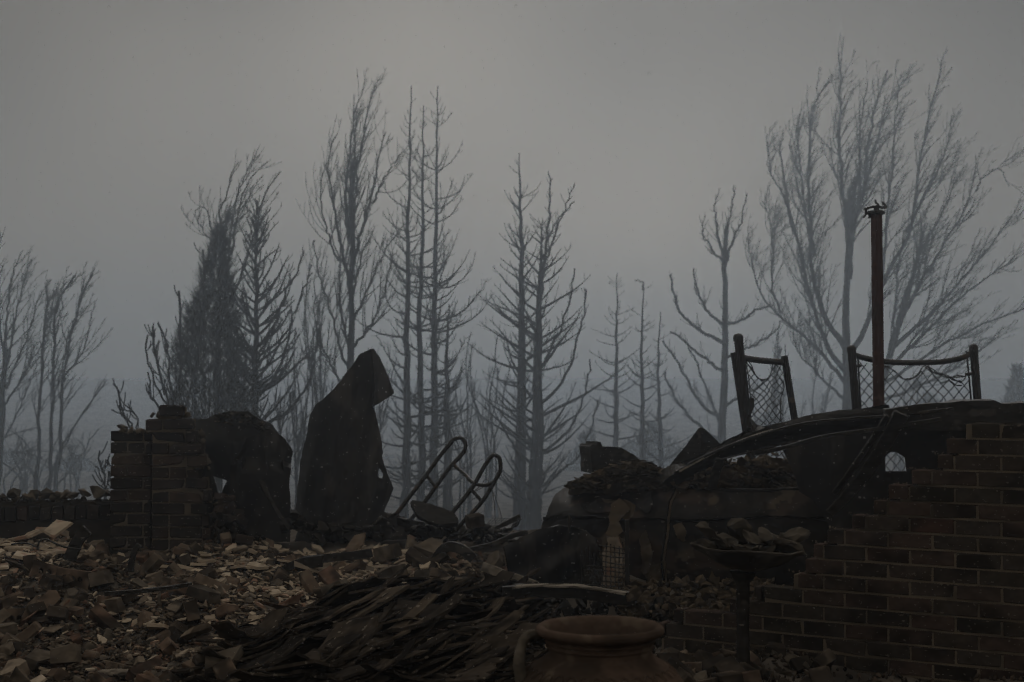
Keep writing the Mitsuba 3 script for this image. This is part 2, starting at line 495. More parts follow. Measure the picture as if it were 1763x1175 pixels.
def ground_z(x, y):
    x, y = np.broadcast_arrays(np.asarray(x, float), np.asarray(y, float))
    z = lin(x, y)
    z = np.where(np.isnan(z), near(x, y), z)
    q = np.stack([x, y, 0 * x], -1)
    w = np.clip((y - 11) / 8, 0, 1)
    return z + (1 - w) * (0.19 * (meshkit.fbm(q * 2.2, 3, 5) - 0.5) + 0.04 * (meshkit.noise(q * 11, 3) - 0.5)) + w * np.clip(1.6 - y / 40, 0, 1) * 0.4 * (meshkit.fbm(q * 0.25, 3, 9) - 0.5)


xs = np.unique(np.concatenate([np.linspace(-110, -6, 40), np.arange(-4.2, 4.2, 0.035), np.linspace(-6, -4.2, 12), np.linspace(4.2, 6, 12), np.linspace(6, 110, 40)]))
ys = np.unique(np.concatenate([np.linspace(-15, 4.5, 20), np.arange(4.5, 11.5, 0.035), np.linspace(11.5, 30, 40), np.linspace(30, 185, 60)]))
gx, gy = np.meshgrid(xs, ys)
gz = ground_z(gx, gy)
nx, ny = len(xs), len(ys)
ii = np.arange(nx * ny).reshape(ny, nx)
gf = np.stack([ii[:-1, :-1], ii[:-1, 1:], ii[1:, 1:], ii[1:, :-1]], -1).reshape(-1, 4)
put('ground', (np.stack([gx, gy, gz], -1).reshape(-1, 3), gf), 'm_ground', smooth=True)
labels['ground'] = {'label': 'burnt ash covered ground under the rubble and the bare trees', 'kind': 'structure'}

# ------------------------------------------------------------------ trees
UP = np.array([0, 0, 1.0])


def unit(v):
    return v / (np.linalg.norm(v) + 1e-12)


def walk(r, p, d, L, n, trop, wob):
    pts = [np.array(p, float)]
    d = unit(np.array(d, float))
    for i in range(n):
        t = trop(i / n) if callable(trop) else trop
        d = unit(d + np.asarray(t) / n + wob * r.normal(size=3) / math.sqrt(n))
        pts.append(pts[-1] + d * L / n)
    return np.array(pts)


class Tree:
    def __init__(self, name, label, group=None, cat='tree', seed=0):
        self.key = thing(name, label, cat, group)
        self.r = np.random.default_rng(seed)
        self.trunks, self.limbs, self.twigs = [], [], []

    def grow(self, p0, d0, L, r0, lvl, st):
        r = self.r
        n = max(3, int(L / st['seg'][min(lvl, len(st['seg']) - 1)]))
        trop = st['trop'][min(lvl, len(st['trop']) - 1)]
        pts = walk(r, p0, d0, L, n, trop, st['wob'])
        t = np.linspace(0, 1, n + 1)
        rad = np.maximum(r0 * (1 - t) ** st.get('taper', 0.75), st['rmin'])
        (self.limbs if lvl == 0 else self.twigs).append((pts, rad))
        self.children(pts, rad, L, lvl, st)

    def children(self, pts, rad, L, lvl, st, t0=None, key='dens'):
        r = self.r
        if lvl >= len(st[key]):
            return
        n = len(pts) - 1
        for _ in range(r.poisson(st[key][lvl] * L)):
            t = r.uniform(st.get('t0', 0.15) if t0 is None else t0, 1.0)
            i = min(int(t * n), n - 1)
            p = pts[i] + (pts[i + 1] - pts[i]) * (t * n - i)
            ax = unit(pts[i + 1] - pts[i])
            side = unit(np.cross(ax, r.normal(size=3)))
            a = math.radians(st['ang'][min(lvl, len(st['ang']) - 1)] * r.uniform(0.6, 1.35))
            d = ax * math.cos(a) + side * math.sin(a)
            if 'len' in st:
                ll = r.uniform(*st['len'][min(lvl, len(st['len']) - 1)]) * (1 - 0.68 * t) * min(1, 0.2 + 0.55 * L) * (.45 if r.random() < .15 else 1)      # some are snapped off
            else:
                ll = min(L, st.get('lmax', 9)) * st['lr'][min(lvl, len(st['lr']) - 1)] * r.uniform(0.45, 1.2) * (1 - 0.65 * t)
            if ll > 0.06:
                self.grow(p, d, ll, max(min(rad[i] * 0.55, .006 + .009 * ll), st['rmin']), lvl + 1, st)

    def trunk(self, pts, w0, w1, n=24, wob=0.0):
        p = spline(pts, n)
        if wob:
            p[1:-1] += self.r.normal(size=(n - 2, 3)) * wob
        t = np.linspace(0, 1, n)
        rad = w0 + (w1 - w0) * t
        self.trunks.append((p, rad))
        return p, rad

    def build(self):
        if self.trunks:
            for p, w in self.trunks:
                part(self.key, 'trunk', tube(p, w, 9), 'm_bark', smooth=True)
        big = [x for x in self.limbs if x[1][0] > 0.028]
        big = sorted(big, key=lambda x: -x[1][0] * len(x[0]))[:24]
        ids = {id(x[0]) for x in big}
        for p, w in big:
            part(self.key, 'limb', tube(p, w, 6), 'm_bark', smooth=True)
        rest = [tube(p, w, 4, False) for p, w in self.limbs if id(p) not in ids] + [tube(p, w, 3, False) for p, w in self.twigs]
        if rest:
            part(self.key, 'crown', join(rest), 'm_bark', kind='stuff')


def base_pts(px, d, sink=0.2):
    """Trunk pixels, bottom first; the foot goes on down to the ground."""
    pts = [P(x, y, d) for x, y in px]
    foot = pts[0].copy()
    foot[2] = float(ground_z(foot[0], foot[1])) - sink
    return ([foot] if foot[2] < pts[0][2] - 0.05 else []) + pts


def conifer(tr, px, d, w0, prof, step, per, elev, curl, st, jit=0.25, ymax=None, r_b=0.35, azlim=None):
    """A straight stem with whorls of branches. prof: (pixel y, branch length in pixels); elev: starting angle (deg) by height; curl: how far the tips turn up."""
    s = F / d
    pts = base_pts(px, d)
    tr_p, rad = tr.trunk(pts, w0 / 2 / s, 0.009, n=30, wob=0.012)
    ztop = tr_p[-1][2]
    ys_, ls_ = np.array(prof).T
    o = np.argsort(ys_)
    ys_, ls_ = ys_[o], ls_[o]
    z = EYE + (HY - (ymax or ys_[-1])) / F * d
    r = tr.r
    while z < ztop - 0.08:
        y = HY - (z - EYE) / d * F
        L = np.interp(y, ys_, ls_) / s
        a0 = r.uniform(0, 2 * np.pi)
        m = max(1, r.poisson(per))
        for k in range(m):
            az = a0 + k * 2 * np.pi / m + r.normal() * 0.35
            e = math.radians((elev(y) if callable(elev) else elev) + r.normal() * 7)
            dirn = np.array([math.cos(az) * math.cos(e), math.sin(az) * math.cos(e), math.sin(e)])
            zz = z + r.uniform(-jit, jit) * step
            i = int(np.clip(np.searchsorted(tr_p[:, 2], zz) - 1, 0, len(tr_p) - 2))
            f = np.clip((zz - tr_p[i][2]) / (tr_p[i + 1][2] - tr_p[i][2] + 1e-9), 0, 1)
            p = tr_p[i] * (1 - f) + tr_p[i + 1] * f
            ll = L * r.uniform(0.55, 1.1)
            if r.random() < 0.12: ll *= 0.4
            if ll < 0.05: continue
            rb = max(min(rad[i] * r_b * 1.1, 0.012 + 0.012 * ll), st['rmin'])
            s2 = dict(st); s2['trop'] = [np.array([st.get('wind', 0) * 1.0, 0, curl]), *st['trop'][1:]]
            tr.grow(p, dirn, ll, rb, 0, s2)
        z += step * r.uniform(0.7, 1.3)


def stems(tr, lines, d, st, n=22, depth=0.5):
    """Stems and limbs traced as pixel polylines with (width at foot, at tip) in pixels, each leaning its own way in depth, with twigs on them."""
    s = F / d
    for line in lines:
        px, w0, w1 = line[:3]
        lean = line[3] if len(line) > 3 else tr.r.uniform(-depth, depth)
        foot = line[4] if len(line) > 4 else False
        pts = base_pts(px, d) if foot else [P(x, y, d) for x, y in px]
        m = len(pts)
        off = line[5] if len(line) > 5 else 0.0
        pts = [q + np.array([0, off + lean * (k / (m - 1)) ** 1.0, 0]) for k, q in enumerate(pts)]
        p = spline(pts, n)
        k0 = tr.r.uniform(0, 50)
        p[1:] += tr.r.normal(size=(n - 1, 3)) * 0.010 + (meshkit.fbm(np.column_stack([np.arange(1, n) * .45, np.full(n - 1, k0), np.zeros(n - 1)])[:, None, :] + np.arange(3)[None, :, None] * 9.1, 2) - .5) * .09
        t = np.linspace(0, 1, n)
        rad = np.maximum((w0 + (w1 - w0) * t ** 0.55) / 2 / s * (1 if foot else .78), st['rmin'])
        (tr.trunks if foot else tr.limbs).append((p, rad))
        L = np.linalg.norm(np.diff(p, axis=0), axis=1).sum()
        tr.children(p, rad, L, 0, st, t0=line[6] if len(line) > 6 else (0.4 if foot else 0.12))


def V(*a): return np.array(a, float)


# --- style tables
LARCH = dict(seg=[0.13, 0.10], trop=[V(0, 0, 1.0), V(0, 0, 0.9), V(0, 0, .6)], wob=0.2, rmin=0.005, dens=[11, 6.0], ang=[46, 45], len=[(.12, .55), (.06, .2)], taper=0.65)
FINE = dict(seg=[0.15, 0.13, 0.1], trop=[V(.1, 0, .9), V(.2, 0, 1.0), V(.25, 0, .8)], wob=0.25, rmin=0.0045, dens=[6, 5, 3], ang=[34, 38, 40], len=[(.4, 1.2), (.2, .55), (.08, .22)], taper=0.65)
WIND = dict(seg=[0.16, 0.13, 0.1], trop=[V(.35, 0, .8), V(.5, 0, .8), V(.6, 0, .7)], wob=0.27, rmin=0.0045, dens=[7.5, 6.0, 5], ang=[28, 32, 36], len=[(.5, 1.5), (.2, .65), (.1, .28)], taper=0.65)
CANDLE = dict(seg=[0.1, 0.08], trop=[V(0, 0, 1.5), V(0, 0, 1.6)], wob=0.2, rmin=0.009, dens=[5.0, 4.0], ang=[55, 50], lr=[0.45, 0.5], lmax=1.2, taper=0.35)

# three slender stems in the middle
D = 30.0
for px, w, prof, lab, sd in [
    ([(697, 905), (700, 760), (702, 560), (704, 360), (708, 148)], 17, [(148, 5), (200, 16), (300, 45), (420, 70), (560, 95), (700, 105), (800, 90), (860, 60)], 'slender bare fire killed conifer, left one of three thin tall stems', 3),
    ([(724, 905), (726, 760), (722, 560), (728, 360), (729, 182)], 16, [(182, 5), (240, 20), (330, 40), (450, 55), (600, 75), (740, 80), (860, 55)], 'slender bare fire killed conifer, middle and shortest of three thin tall stems', 4),
    ([(746, 905), (748, 760), (749, 560), (751, 360), (754, 148)], 17, [(148, 5), (190, 22), (300, 60), (440, 90), (560, 100), (700, 110), (860, 70)], 'slender bare fire killed conifer, right one of three thin tall stems', 5)]:
    tr = Tree('bare_conifer', lab, 'fire killed conifers', seed=sd)
    conifer(tr, px, D + (sd - 4) * 0.5, w, [(y_, l_ * 1.25) for y_, l_ in prof], 0.27, 3.0, lambda y: 12 - 22 * np.clip((y - 150) / 600, 0, 1), 1.25, LARCH)
    tr.build()

# the stump-like conifer beside them
tr = Tree('bare_conifer', 'short thick bare conifer with stubby branches beside the three slender stems', 'fire killed conifers', seed=8)
conifer(tr, [(770, 905), (772, 780), (768, 660), (774, 525)], 29.0, 22, [(525, 16), (600, 40), (700, 62), (800, 90), (880, 80)], 0.34, 2.4, 0, 0.9, LARCH)
tr.build()

# the twin conifers right of the middle
tr = Tree('bare_conifer', 'tall bare conifer with fine upswept twigs, left trunk of the close pair', 'fire killed conifers', seed=9)
conifer(tr, [(894, 915), (897, 760), (899, 560), (897, 400), (894, 264)], 30.5, 25, [(264, 10), (320, 38), (420, 60), (520, 82), (650, 105), (760, 120), (860, 90)], 0.19, 3.0, lambda y: 38 - 30 * np.clip((y - 300) / 500, 0, 1), 0.55, dict(LARCH, dens=[9, 4]))
tr.build()
tr = Tree('bare_conifer', 'thick trunked bare conifer with long branches rising right, right trunk of the pair', 'fire killed conifers', seed=21)
conifer(tr, [(918, 920), (925, 760), (926, 620), (930, 480), (934, 380)], 29.5, 32, [(380, 24), (470, 75), (560, 120), (640, 150), (720, 160), (800, 165), (870, 130)], 0.23, 3.0, 26, 0.5, dict(LARCH, dens=[6, 4], rmin=.0055, wob=.13), r_b=0.55)
stems(tr, [([(926, 560), (938, 430), (948, 350), (945, 296)], 12, 3, .2), ([(930, 500), (950, 420), (968, 370), (988, 318)], 8, 2, -.2), ([(940, 420), (960, 380), (990, 345)], 5, 2, .3),
           ([(926, 780), (960, 760), (1000, 700), (1012, 620)], 8, 3, -.4), ([(926, 840), (970, 810), (1010, 760), (1030, 690)], 8, 3, .3), ([(924, 700), (960, 670), (990, 600), (1006, 500)], 9, 3, -.3),
           ([(926, 640), (955, 590), (985, 500), (990, 460)], 8, 3, .3)], 29.5, dict(LARCH, rmin=.007))
tr.build()

# the row of small bare conifers
for px, w, prof, lab, sd, dd in [
    ([(1057, 880), (1060, 740), (1061, 600), (1063, 470)], 13, [(470, 8), (520, 30), (620, 42), (700, 55), (800, 60)], 'small bare conifer with fine drooping branches, left of the low row', 13, 36.0),
    ([(1110, 880), (1106, 740), (1105, 600), (1108, 486)], 13, [(486, 10), (560, 28), (650, 40), (760, 48), (850, 40)], 'small bare conifer with a bent top twig and stubby side branches', 14, 35.0),
    ([(1141, 880), (1136, 740), (1133, 640), (1137, 537)], 12, [(537, 8), (600, 26), (700, 34), (780, 60), (860, 60)], 'smallest bare conifer with a thick forked fork low on its stem', 15, 35.5)]:
    tr = Tree('bare_conifer', lab, 'fire killed conifers', seed=sd)
    conifer(tr, px, dd, w, [(y_, l_ * 1.25) for y_, l_ in prof], 0.33, 2.8, 6, 0.7, dict(LARCH, dens=[6, 4]))
    if sd == 14:
        stems(tr, [([(1108, 500), (1108, 488), (1092, 482)], 4, 2, 0)], dd, dict(LARCH, dens=[]))
    tr.build()

# spreading tree with long upswept limbs to the left
tr = Tree('bare_tree', 'bare tree with long candelabra limbs reaching left and a wispy top', 'bare deciduous trees', seed=31)
L31 = dict(FINE, dens=[9, 8, 5], len=[(.2, .8), (.12, .4), (.08, .2)], rmin=.006, trop=[V(0, 0, .8), V(.1, 0, .9), V(.2, 0, .9)])
stems(tr, [([(1243, 800), (1248, 640), (1250, 520), (1246, 440), (1250, 390)], 22, 7, 0, True, 0, 0.55),
           ([(1246, 440), (1236, 400), (1232, 370), (1240, 330)], 9, 2, .2), ([(1248, 460), (1262, 410), (1275, 380), (1282, 335)], 9, 2, -.3), ([(1246, 450), (1222, 420), (1212, 400), (1216, 370)], 7, 2, .4),
           ([(1248, 430), (1252, 390), (1258, 360), (1262, 322)], 7, 2, -.2),
           ([(1245, 590), (1210, 570), (1175, 540), (1160, 500), (1157, 472)], 9, 4, .4), ([(1245, 640), (1200, 610), (1165, 580), (1150, 572)], 8, 4, -.5), ([(1247, 560), (1215, 530), (1200, 490), (1196, 460)], 8, 3, .3),
           ([(1244, 720), (1205, 690), (1180, 640), (1145, 585)], 9, 4, .6), ([(1243, 760), (1200, 730), (1170, 700), (1140, 640)], 9, 4, -.4),
           ([(1248, 560), (1280, 550), (1300, 535), (1325, 530)], 8, 3, -.5), ([(1248, 620), (1285, 600), (1310, 590), (1350, 560)], 8, 3, .5), ([(1246, 700), (1280, 680), (1320, 660), (1350, 600)], 8, 3, .3),
           ([(1244, 740), (1210, 660), (1195, 620), (1180, 600)], 7, 3, -.7)], 36.0, L31)
tr.build()

# the big spreading tree at the right
tr = Tree('bare_tree', 'largest bare spreading tree with windswept limbs behind the rusty pole', 'bare deciduous trees', seed=41)
BIG = dict(WIND, dens=[8, 6.5, 5], len=[(.7, 2.4), (.3, 1.0), (.15, .4)], rmin=.0052)
stems(tr, [([(1457, 790), (1458, 660), (1456, 560), (1460, 470), (1464, 390), (1478, 300)], 30, 6, 0, True, 0, 0.8),
           ([(1460, 480), (1468, 400), (1490, 330), (1500, 250), (1520, 160), (1540, 112)], 18, 3, .6), ([(1460, 450), (1452, 360), (1440, 260), (1438, 180), (1436, 100)], 14, 3, -.7),
           ([(1456, 600), (1420, 540), (1402, 440), (1400, 320), (1408, 180), (1440, 130)], 15, 3, .9), ([(1456, 640), (1415, 580), (1390, 500), (1366, 400), (1345, 330), (1338, 250)], 14, 3, -.6),
           ([(1366, 400), (1352, 340), (1330, 290), (1326, 240)], 8, 2, .4), ([(1402, 440), (1380, 330), (1372, 240), (1375, 190)], 8, 2, -.4), ([(1460, 420), (1475, 330), (1472, 230), (1480, 150)], 11, 2, -1),
           ([(1458, 620), (1490, 560), (1520, 480), (1560, 400), (1570, 300), (1605, 130)], 15, 3, -.8), ([(1560, 400), (1600, 330), (1630, 270), (1650, 190)], 9, 2, .6), ([(1520, 480), (1530, 380), (1545, 280), (1560, 130)], 10, 2, .8),
           ([(1490, 330), (1510, 250), (1530, 190), (1575, 120)], 8, 2, .5), ([(1456, 660), (1400, 590), (1345, 540), (1310, 470), (1300, 400)], 11, 2, 1.2), ([(1345, 540), (1330, 480), (1335, 420), (1318, 340)], 7, 2, .5),
           ([(1456, 690), (1400, 640), (1365, 600), (1355, 560)], 8, 2, -.8)], 38.0, BIG, n=26)
tr.build()
tr = Tree('bare_tree', 'bare tree with a fan of limbs leaning right, behind the wide wire fence', 'bare deciduous trees', seed=43)
stems(tr, [([(1505, 800), (1512, 700), (1530, 620), (1548, 560), (1572, 480), (1590, 400)], 26, 5, 0, True, 0, 0.8),
           ([(1540, 580), (1580, 500), (1630, 420), (1680, 330), (1690, 262)], 13, 2, .6), ([(1535, 600), (1600, 540), (1660, 470), (1740, 360)], 12, 2, -.6), ([(1525, 640), (1590, 580), (1680, 500), (1770, 440)], 12, 2, .8),
           ([(1520, 660), (1580, 620), (1660, 570), (1760, 530)], 10, 2, -.8), ([(1545, 560), (1570, 460), (1600, 390), (1640, 300)], 11, 2, -.9), ([(1515, 690), (1600, 660), (1680, 620), (1750, 560)], 9, 2, .9),
           ([(1530, 620), (1545, 540), (1560, 450), (1575, 390)], 9, 2, 1), ([(1680, 330), (1690, 310), (1720, 290), (1740, 320)], 5, 2, 0.2)], 39.0, dict(BIG, dens=[7.5, 6, 5]), n=24)
tr.build()

# tall poplar left of the middle
tr = Tree('bare_poplar', 'tall narrow bare poplar with a crown of windswept ascending limbs', 'bare deciduous trees', seed=51)
POP = dict(WIND, dens=[9, 6, 5], len=[(.5, 1.6), (.2, .6), (.1, .25)], rmin=.0042, trop=[V(.25, 0, 1.0), V(.35, 0, 1.1), V(.4, 0, 1)])
stems(tr, [([(603, 900), (603, 700), (605, 560), (606, 440), (603, 350), (610, 280)], 27, 5, 0, True, 0, 0.75),
           ([(606, 440), (606, 340), (618, 260), (630, 200), (645, 140)], 13, 2, .3), ([(604, 420), (596, 330), (604, 260), (612, 200), (628, 160)], 11, 2, -.4), ([(603, 500), (585, 420), (570, 340), (562, 270), (578, 220)], 10, 2, .5),
           ([(604, 400), (612, 320), (606, 230), (615, 180)], 9, 2, .6), ([(605, 470), (618, 420), (640, 350), (650, 300), (668, 235)], 12, 2, -.5), ([(640, 350), (660, 310), (676, 280), (690, 262)], 6, 2, .3),
           ([(604, 520), (620, 450), (625, 430), (632, 408)], 7, 3, .2), ([(604, 620), (588, 540), (583, 450), (580, 380)], 9, 2, .4), ([(583, 450), (566, 400), (555, 350), (560, 300)], 6, 2, -.3), ([(605, 560), (630, 500), (655, 440), (690, 380)], 8, 2, .6),
           ([(605, 600), (640, 560), (660, 520), (680, 440)], 8, 2, -.5), ([(602, 640), (575, 560), (560, 500), (545, 420)], 8, 2, -.6), ([(602, 680), (560, 620), (540, 560), (535, 480)], 7, 2, .7)], 27.5, POP, n=24)
tr.build()

# broad bare tree at the left
tr = Tree('bare_tree', 'dark broad bare tree with upturned twigs beside the dense evergreen', 'bare deciduous trees', seed=61)
conifer(tr, [(439, 760), (440, 640), (441, 520), (441, 430), (442, 345)], 25.0, 20, [(345, 18), (400, 48), (470, 82), (560, 115), (640, 122), (700, 125), (740, 100)], 0.13, 3.8, lambda y: 48 - 34 * np.clip((y - 380) / 350, 0, 1), 0.75,
        dict(CANDLE, rmin=.006, dens=[8, 6, 3], lr=[.45, .5, .5]), r_b=0.5)
stems(tr, [([(440, 690), (480, 640), (505, 560), (540, 470)], 10, 3, -.3), ([(440, 740), (500, 700), (530, 650), (545, 560)], 10, 3, .4), ([(440, 600), (470, 560), (490, 500), (520, 430)], 9, 3, .4)], 25.0, dict(CANDLE, rmin=.006, dens=[8, 5, 3]))
tr.build()

# tall wispy tree behind it
tr = Tree('bare_tree', 'tall bare tree with thin tips bent right, rising behind the dense evergreen', 'bare deciduous trees', seed=63)
stems(tr, [([(398, 800), (398, 640), (392, 500), (388, 430), (396, 360)], 18, 4, 0, True, 0, 0.7), ([(388, 440), (376, 370), (390, 320), (405, 275)], 8, 2, .3), ([(392, 470), (402, 390), (420, 320), (440, 278)], 8, 2, -.3),
           ([(390, 480), (370, 440), (355, 410), (330, 375)], 6, 2, .3), ([(388, 450), (368, 400), (352, 360), (343, 365)], 5, 2, -.3), ([(396, 520), (430, 420), (450, 340), (478, 290)], 8, 2, .4), ([(398, 440), (412, 360), (430, 300), (446, 285)], 6, 2, .4),
           ([(396, 560), (370, 500), (345, 460), (335, 440)], 6, 2, .5)], 27.0, dict(WIND, dens=[8, 6, 5]))
tr.build()

# dense narrow evergreen
D = 24.0
tr = Tree('scorched_evergreen', 'dense dark narrow evergreen still holding scorched foliage, behind the ruined pillar', None, seed=65)
r = tr.r
p, _ = tr.trunk(base_pts([(375, 760), (376, 600), (378, 440), (379, 400)], D), 0.10, 0.012)
leaf_v, leaf_f = [], []
prof = np.array([(385, 2), (410, 10), (450, 18), (500, 30), (540, 44), (600, 62), (660, 78), (710, 80), (760, 74)], float)
s = F / D
for k in range(9500):
    y = r.uniform(388, 760)
    if r.random() > np.interp(y, prof[:, 0], prof[:, 1]) / 60 + .12: continue
    R = np.interp(y, prof[:, 0], prof[:, 1]) / s * (0.72 + 0.5 * meshkit.noise(V(y / 22, k % 7 * 1.3, 1), 3))
    az = r.uniform(0, 2 * np.pi)
    rr = R * math.sqrt(r.uniform(0.02, 1))
    c0 = P(378 - 0.10 * max(0, y - 420) * (0.5 + 0.5 * (y < 640)), y, D)
    q = c0 + V(math.cos(az) * rr, math.sin(az) * rr, 0)
    L = r.uniform(0.10, 0.30)
    dd = unit(V(math.cos(az) * .5, math.sin(az) * .5, r.choice([1.0, 1.0, -0.7])) + r.normal(size=3) * .25)
    w = unit(np.cross(dd, r.normal(size=3))) * r.uniform(0.006, 0.014)
    a = len(leaf_v) * 3
    leaf_v.append([q - w, q + w, q + dd * L]); leaf_f.append([a, a + 1, a + 2])
tr.build()
part(tr.key, 'foliage', (np.array(leaf_v).reshape(-1, 3), np.array(leaf_f)), 'm_bark', kind='stuff')
tr2 = tr
for line in [([(378, 520), (372, 460), (376, 420), (374, 395)], 5, 2)]:
    pass

# candelabra bushes at the left
def bush(name, label, px_stems, d, sd, st=None, group='upright bare shrubs'):
    tr = Tree(name, label, group, 'shrub', seed=sd)
    stems(tr, px_stems, d, st or dict(CANDLE, dens=[6.5, 4.0]), n=14, depth=.3)
    tr.build()


bush('bare_shrub', 'bare shrub with thick candle-like upturned twigs left of the evergreen',
     [([(300, 760), (285, 680), (268, 620), (258, 570)], 8, 4, .1, True), ([(300, 720), (310, 640), (312, 560), (307, 500)], 8, 4, -.1, True), ([(290, 700), (262, 650), (250, 610), (247, 575)], 5, 4, .2),
      ([(300, 690), (290, 620), (285, 570), (278, 562)], 5, 4, -.2), ([(310, 640), (330, 590), (330, 540), (336, 520)], 6, 4, .1), ([(300, 740), (270, 700), (255, 680), (248, 640)], 5, 4, .3), ([(320, 700), (345, 560), (350, 470), (342, 430)], 6, 4, .2)], 22.0, 71)
bush('bare_shrub', 'little bare shrub poking up behind the left pillar top', [([(240, 800), (225, 735), (208, 700), (206, 672)], 5, 3, 0, True), ([(228, 740), (214, 720), (198, 712), (193, 708)], 4, 3, .1), ([(232, 760), (238, 730), (222, 700), (216, 690)], 4, 3, -.1)], 20.0, 72)
bush('bare_shrub', 'little bare shrub rising above the low wall beside the pillar', [([(186, 900), (182, 845), (176, 810), (172, 778)], 5, 3, 0, True), ([(182, 850), (188, 820), (184, 790)], 4, 3, .1), ([(184, 870), (178, 830), (168, 800)], 4, 3, -.1)], 19.0, 73)

# filler shrubs between the trunks
for k, (cx, top, hw, dd, lab) in enumerate([
    (520, 560, 40, 28.5, 'thin bare shrub between the broad tree and the poplar'), (548, 420, 22, 31, 'slim bare sapling close to the left side of the poplar'), (650, 560, 40, 31, 'thin bare shrub between poplar and slender conifers'),
    (800, 620, 40, 33, 'low bare shrub right of the stubby conifer'), (845, 560, 45, 34, 'bare shrub with arching branches left of the twin conifers'), (1345, 540, 30, 40, 'thin bare sapling between the wire fence panels'), (1395, 600, 34, 44, 'faint bare shrub under the big spreading tree'),
    (1320, 620, 26, 46, 'faint bare shrub behind the narrow fence panel'), (1540, 640, 60, 48, 'faint low shrub behind the wide fence panel'), (560, 640, 40, 27, 'low twiggy shrub in front of the poplar foot'), (480, 650, 40, 25.5, 'low twiggy shrub under the broad bare tree')]):
    rr = np.random.default_rng(200 + k)
    lines = []
    for j in range(6):
        x0 = cx + rr.uniform(-.3, .3) * hw
        x1 = cx + rr.uniform(-1, 1) * hw
        y1 = top + rr.uniform(0, .45) * (800 - top)
        lines.append(([(x0, 800), ((x0 * .6 + x1 * .4), 800 - .35 * (800 - y1)), (x1 + rr.uniform(-6, 6), 800 - .72 * (800 - y1)), (x1 + 8, y1)], 6, 1.5, rr.uniform(-.8, .8), True))
    bush('bare_shrub', lab, lines, dd, 300 + k, dict(FINE, dens=[4.5, 5], rmin=.0055))

# trees at the left edge
tr = Tree('bare_tree', 'bare tree with fine fanning twigs cut off by the left picture edge', 'bare deciduous trees', seed=81)
stems(tr, [([(-8, 880), (2, 760), (6, 660), (8, 600)], 14, 9, 0, True, 0, .7), ([(8, 610), (12, 520), (22, 460), (30, 430)], 8, 2, .3), ([(8, 640), (28, 560), (46, 480), (62, 450)], 8, 2, -.3), ([(10, 670), (40, 590), (64, 510), (80, 478)], 7, 2, .4), ([(6, 600), (-2, 520), (0, 460), (4, 415)], 6, 2, -.2),
           ([(6, 700), (40, 640), (60, 600), (78, 540)], 6, 2, .5), ([(4, 740), (-20, 640), (-30, 560), (-34, 480)], 7, 2, .5), ([(4, 760), (40, 700), (62, 660), (76, 620)], 5, 2, -.5)], 33.0, dict(WIND, dens=[8, 6, 5]))
tr.build()
for k, (px, lab, more) in enumerate([
    ([(64, 880), (68, 740), (74, 640), (82, 560), (86, 500)], 'leftmost of three close bare stems, forked and dark', [([(74, 640), (72, 600), (78, 560), (92, 500)], 5, 2, .2)]),
    ([(82, 880), (90, 740), (92, 620), (96, 540), (130, 475)], 'middle one of three close bare stems with a top bent right', [([(92, 620), (96, 570), (104, 520), (104, 490)], 5, 2, .2), ([(96, 540), (110, 500), (130, 480), (140, 468)], 4, 2, .2)]),
    ([(94, 880), (103, 740), (106, 640), (120, 560), (156, 470)], 'rightmost of three close bare stems with windswept twigs', [([(106, 660), (130, 620), (148, 570), (150, 540)], 6, 2, .3), ([(110, 620), (126, 560), (146, 500), (150, 480)], 5, 2, -.3)])]):
    tr = Tree('bare_sapling', lab, 'three close bare stems', 'tree', seed=84 + k)
    stems(tr, [(px, 11, 3, 0.2 * (k - 1), True, 0, .45)] + more, 31.0 + .4 * k, dict(WIND, dens=[7, 6, 4]))
    tr.build()
bush('bare_shrub', 'leaning twiggy shrub swept right beside the three close stems',
     [([(60, 900), (90, 800), (130, 720), (178, 655)], 7, 2, .3, True), ([(96, 790), (140, 720), (160, 690), (186, 652)], 5, 2, -.3), ([(70, 870), (110, 820), (150, 760), (160, 740)], 5, 2, .4), ([(60, 900), (70, 830), (100, 770), (120, 740)], 5, 2, -.4)], 33.0, 91, dict(WIND, dens=[5, 5, 4], len=[(.3, .9), (.15, .4), (.08, .2)]))
for k, (cx, top, lab) in enumerate([(20, 720, 'low twiggy shrub above the low wall at the left edge'), (45, 760, 'tangled low shrub just right of the left edge'), (120, 760, 'faint tangled shrub behind the three close stems')]):
    rr = np.random.default_rng(400 + k)
    bush('bare_shrub', lab, [([(cx + rr.uniform(-20, 20), 900), (cx + rr.uniform(-25, 25), 830), (cx + rr.uniform(-30, 40), 780), (cx + rr.uniform(-30, 60), top + rr.uniform(0, 60))], 6, 1.5, rr.uniform(-.6, .6), True) for _ in range(6)], 36.0 + k, 410 + k, dict(FINE, dens=[4.5, 5]))

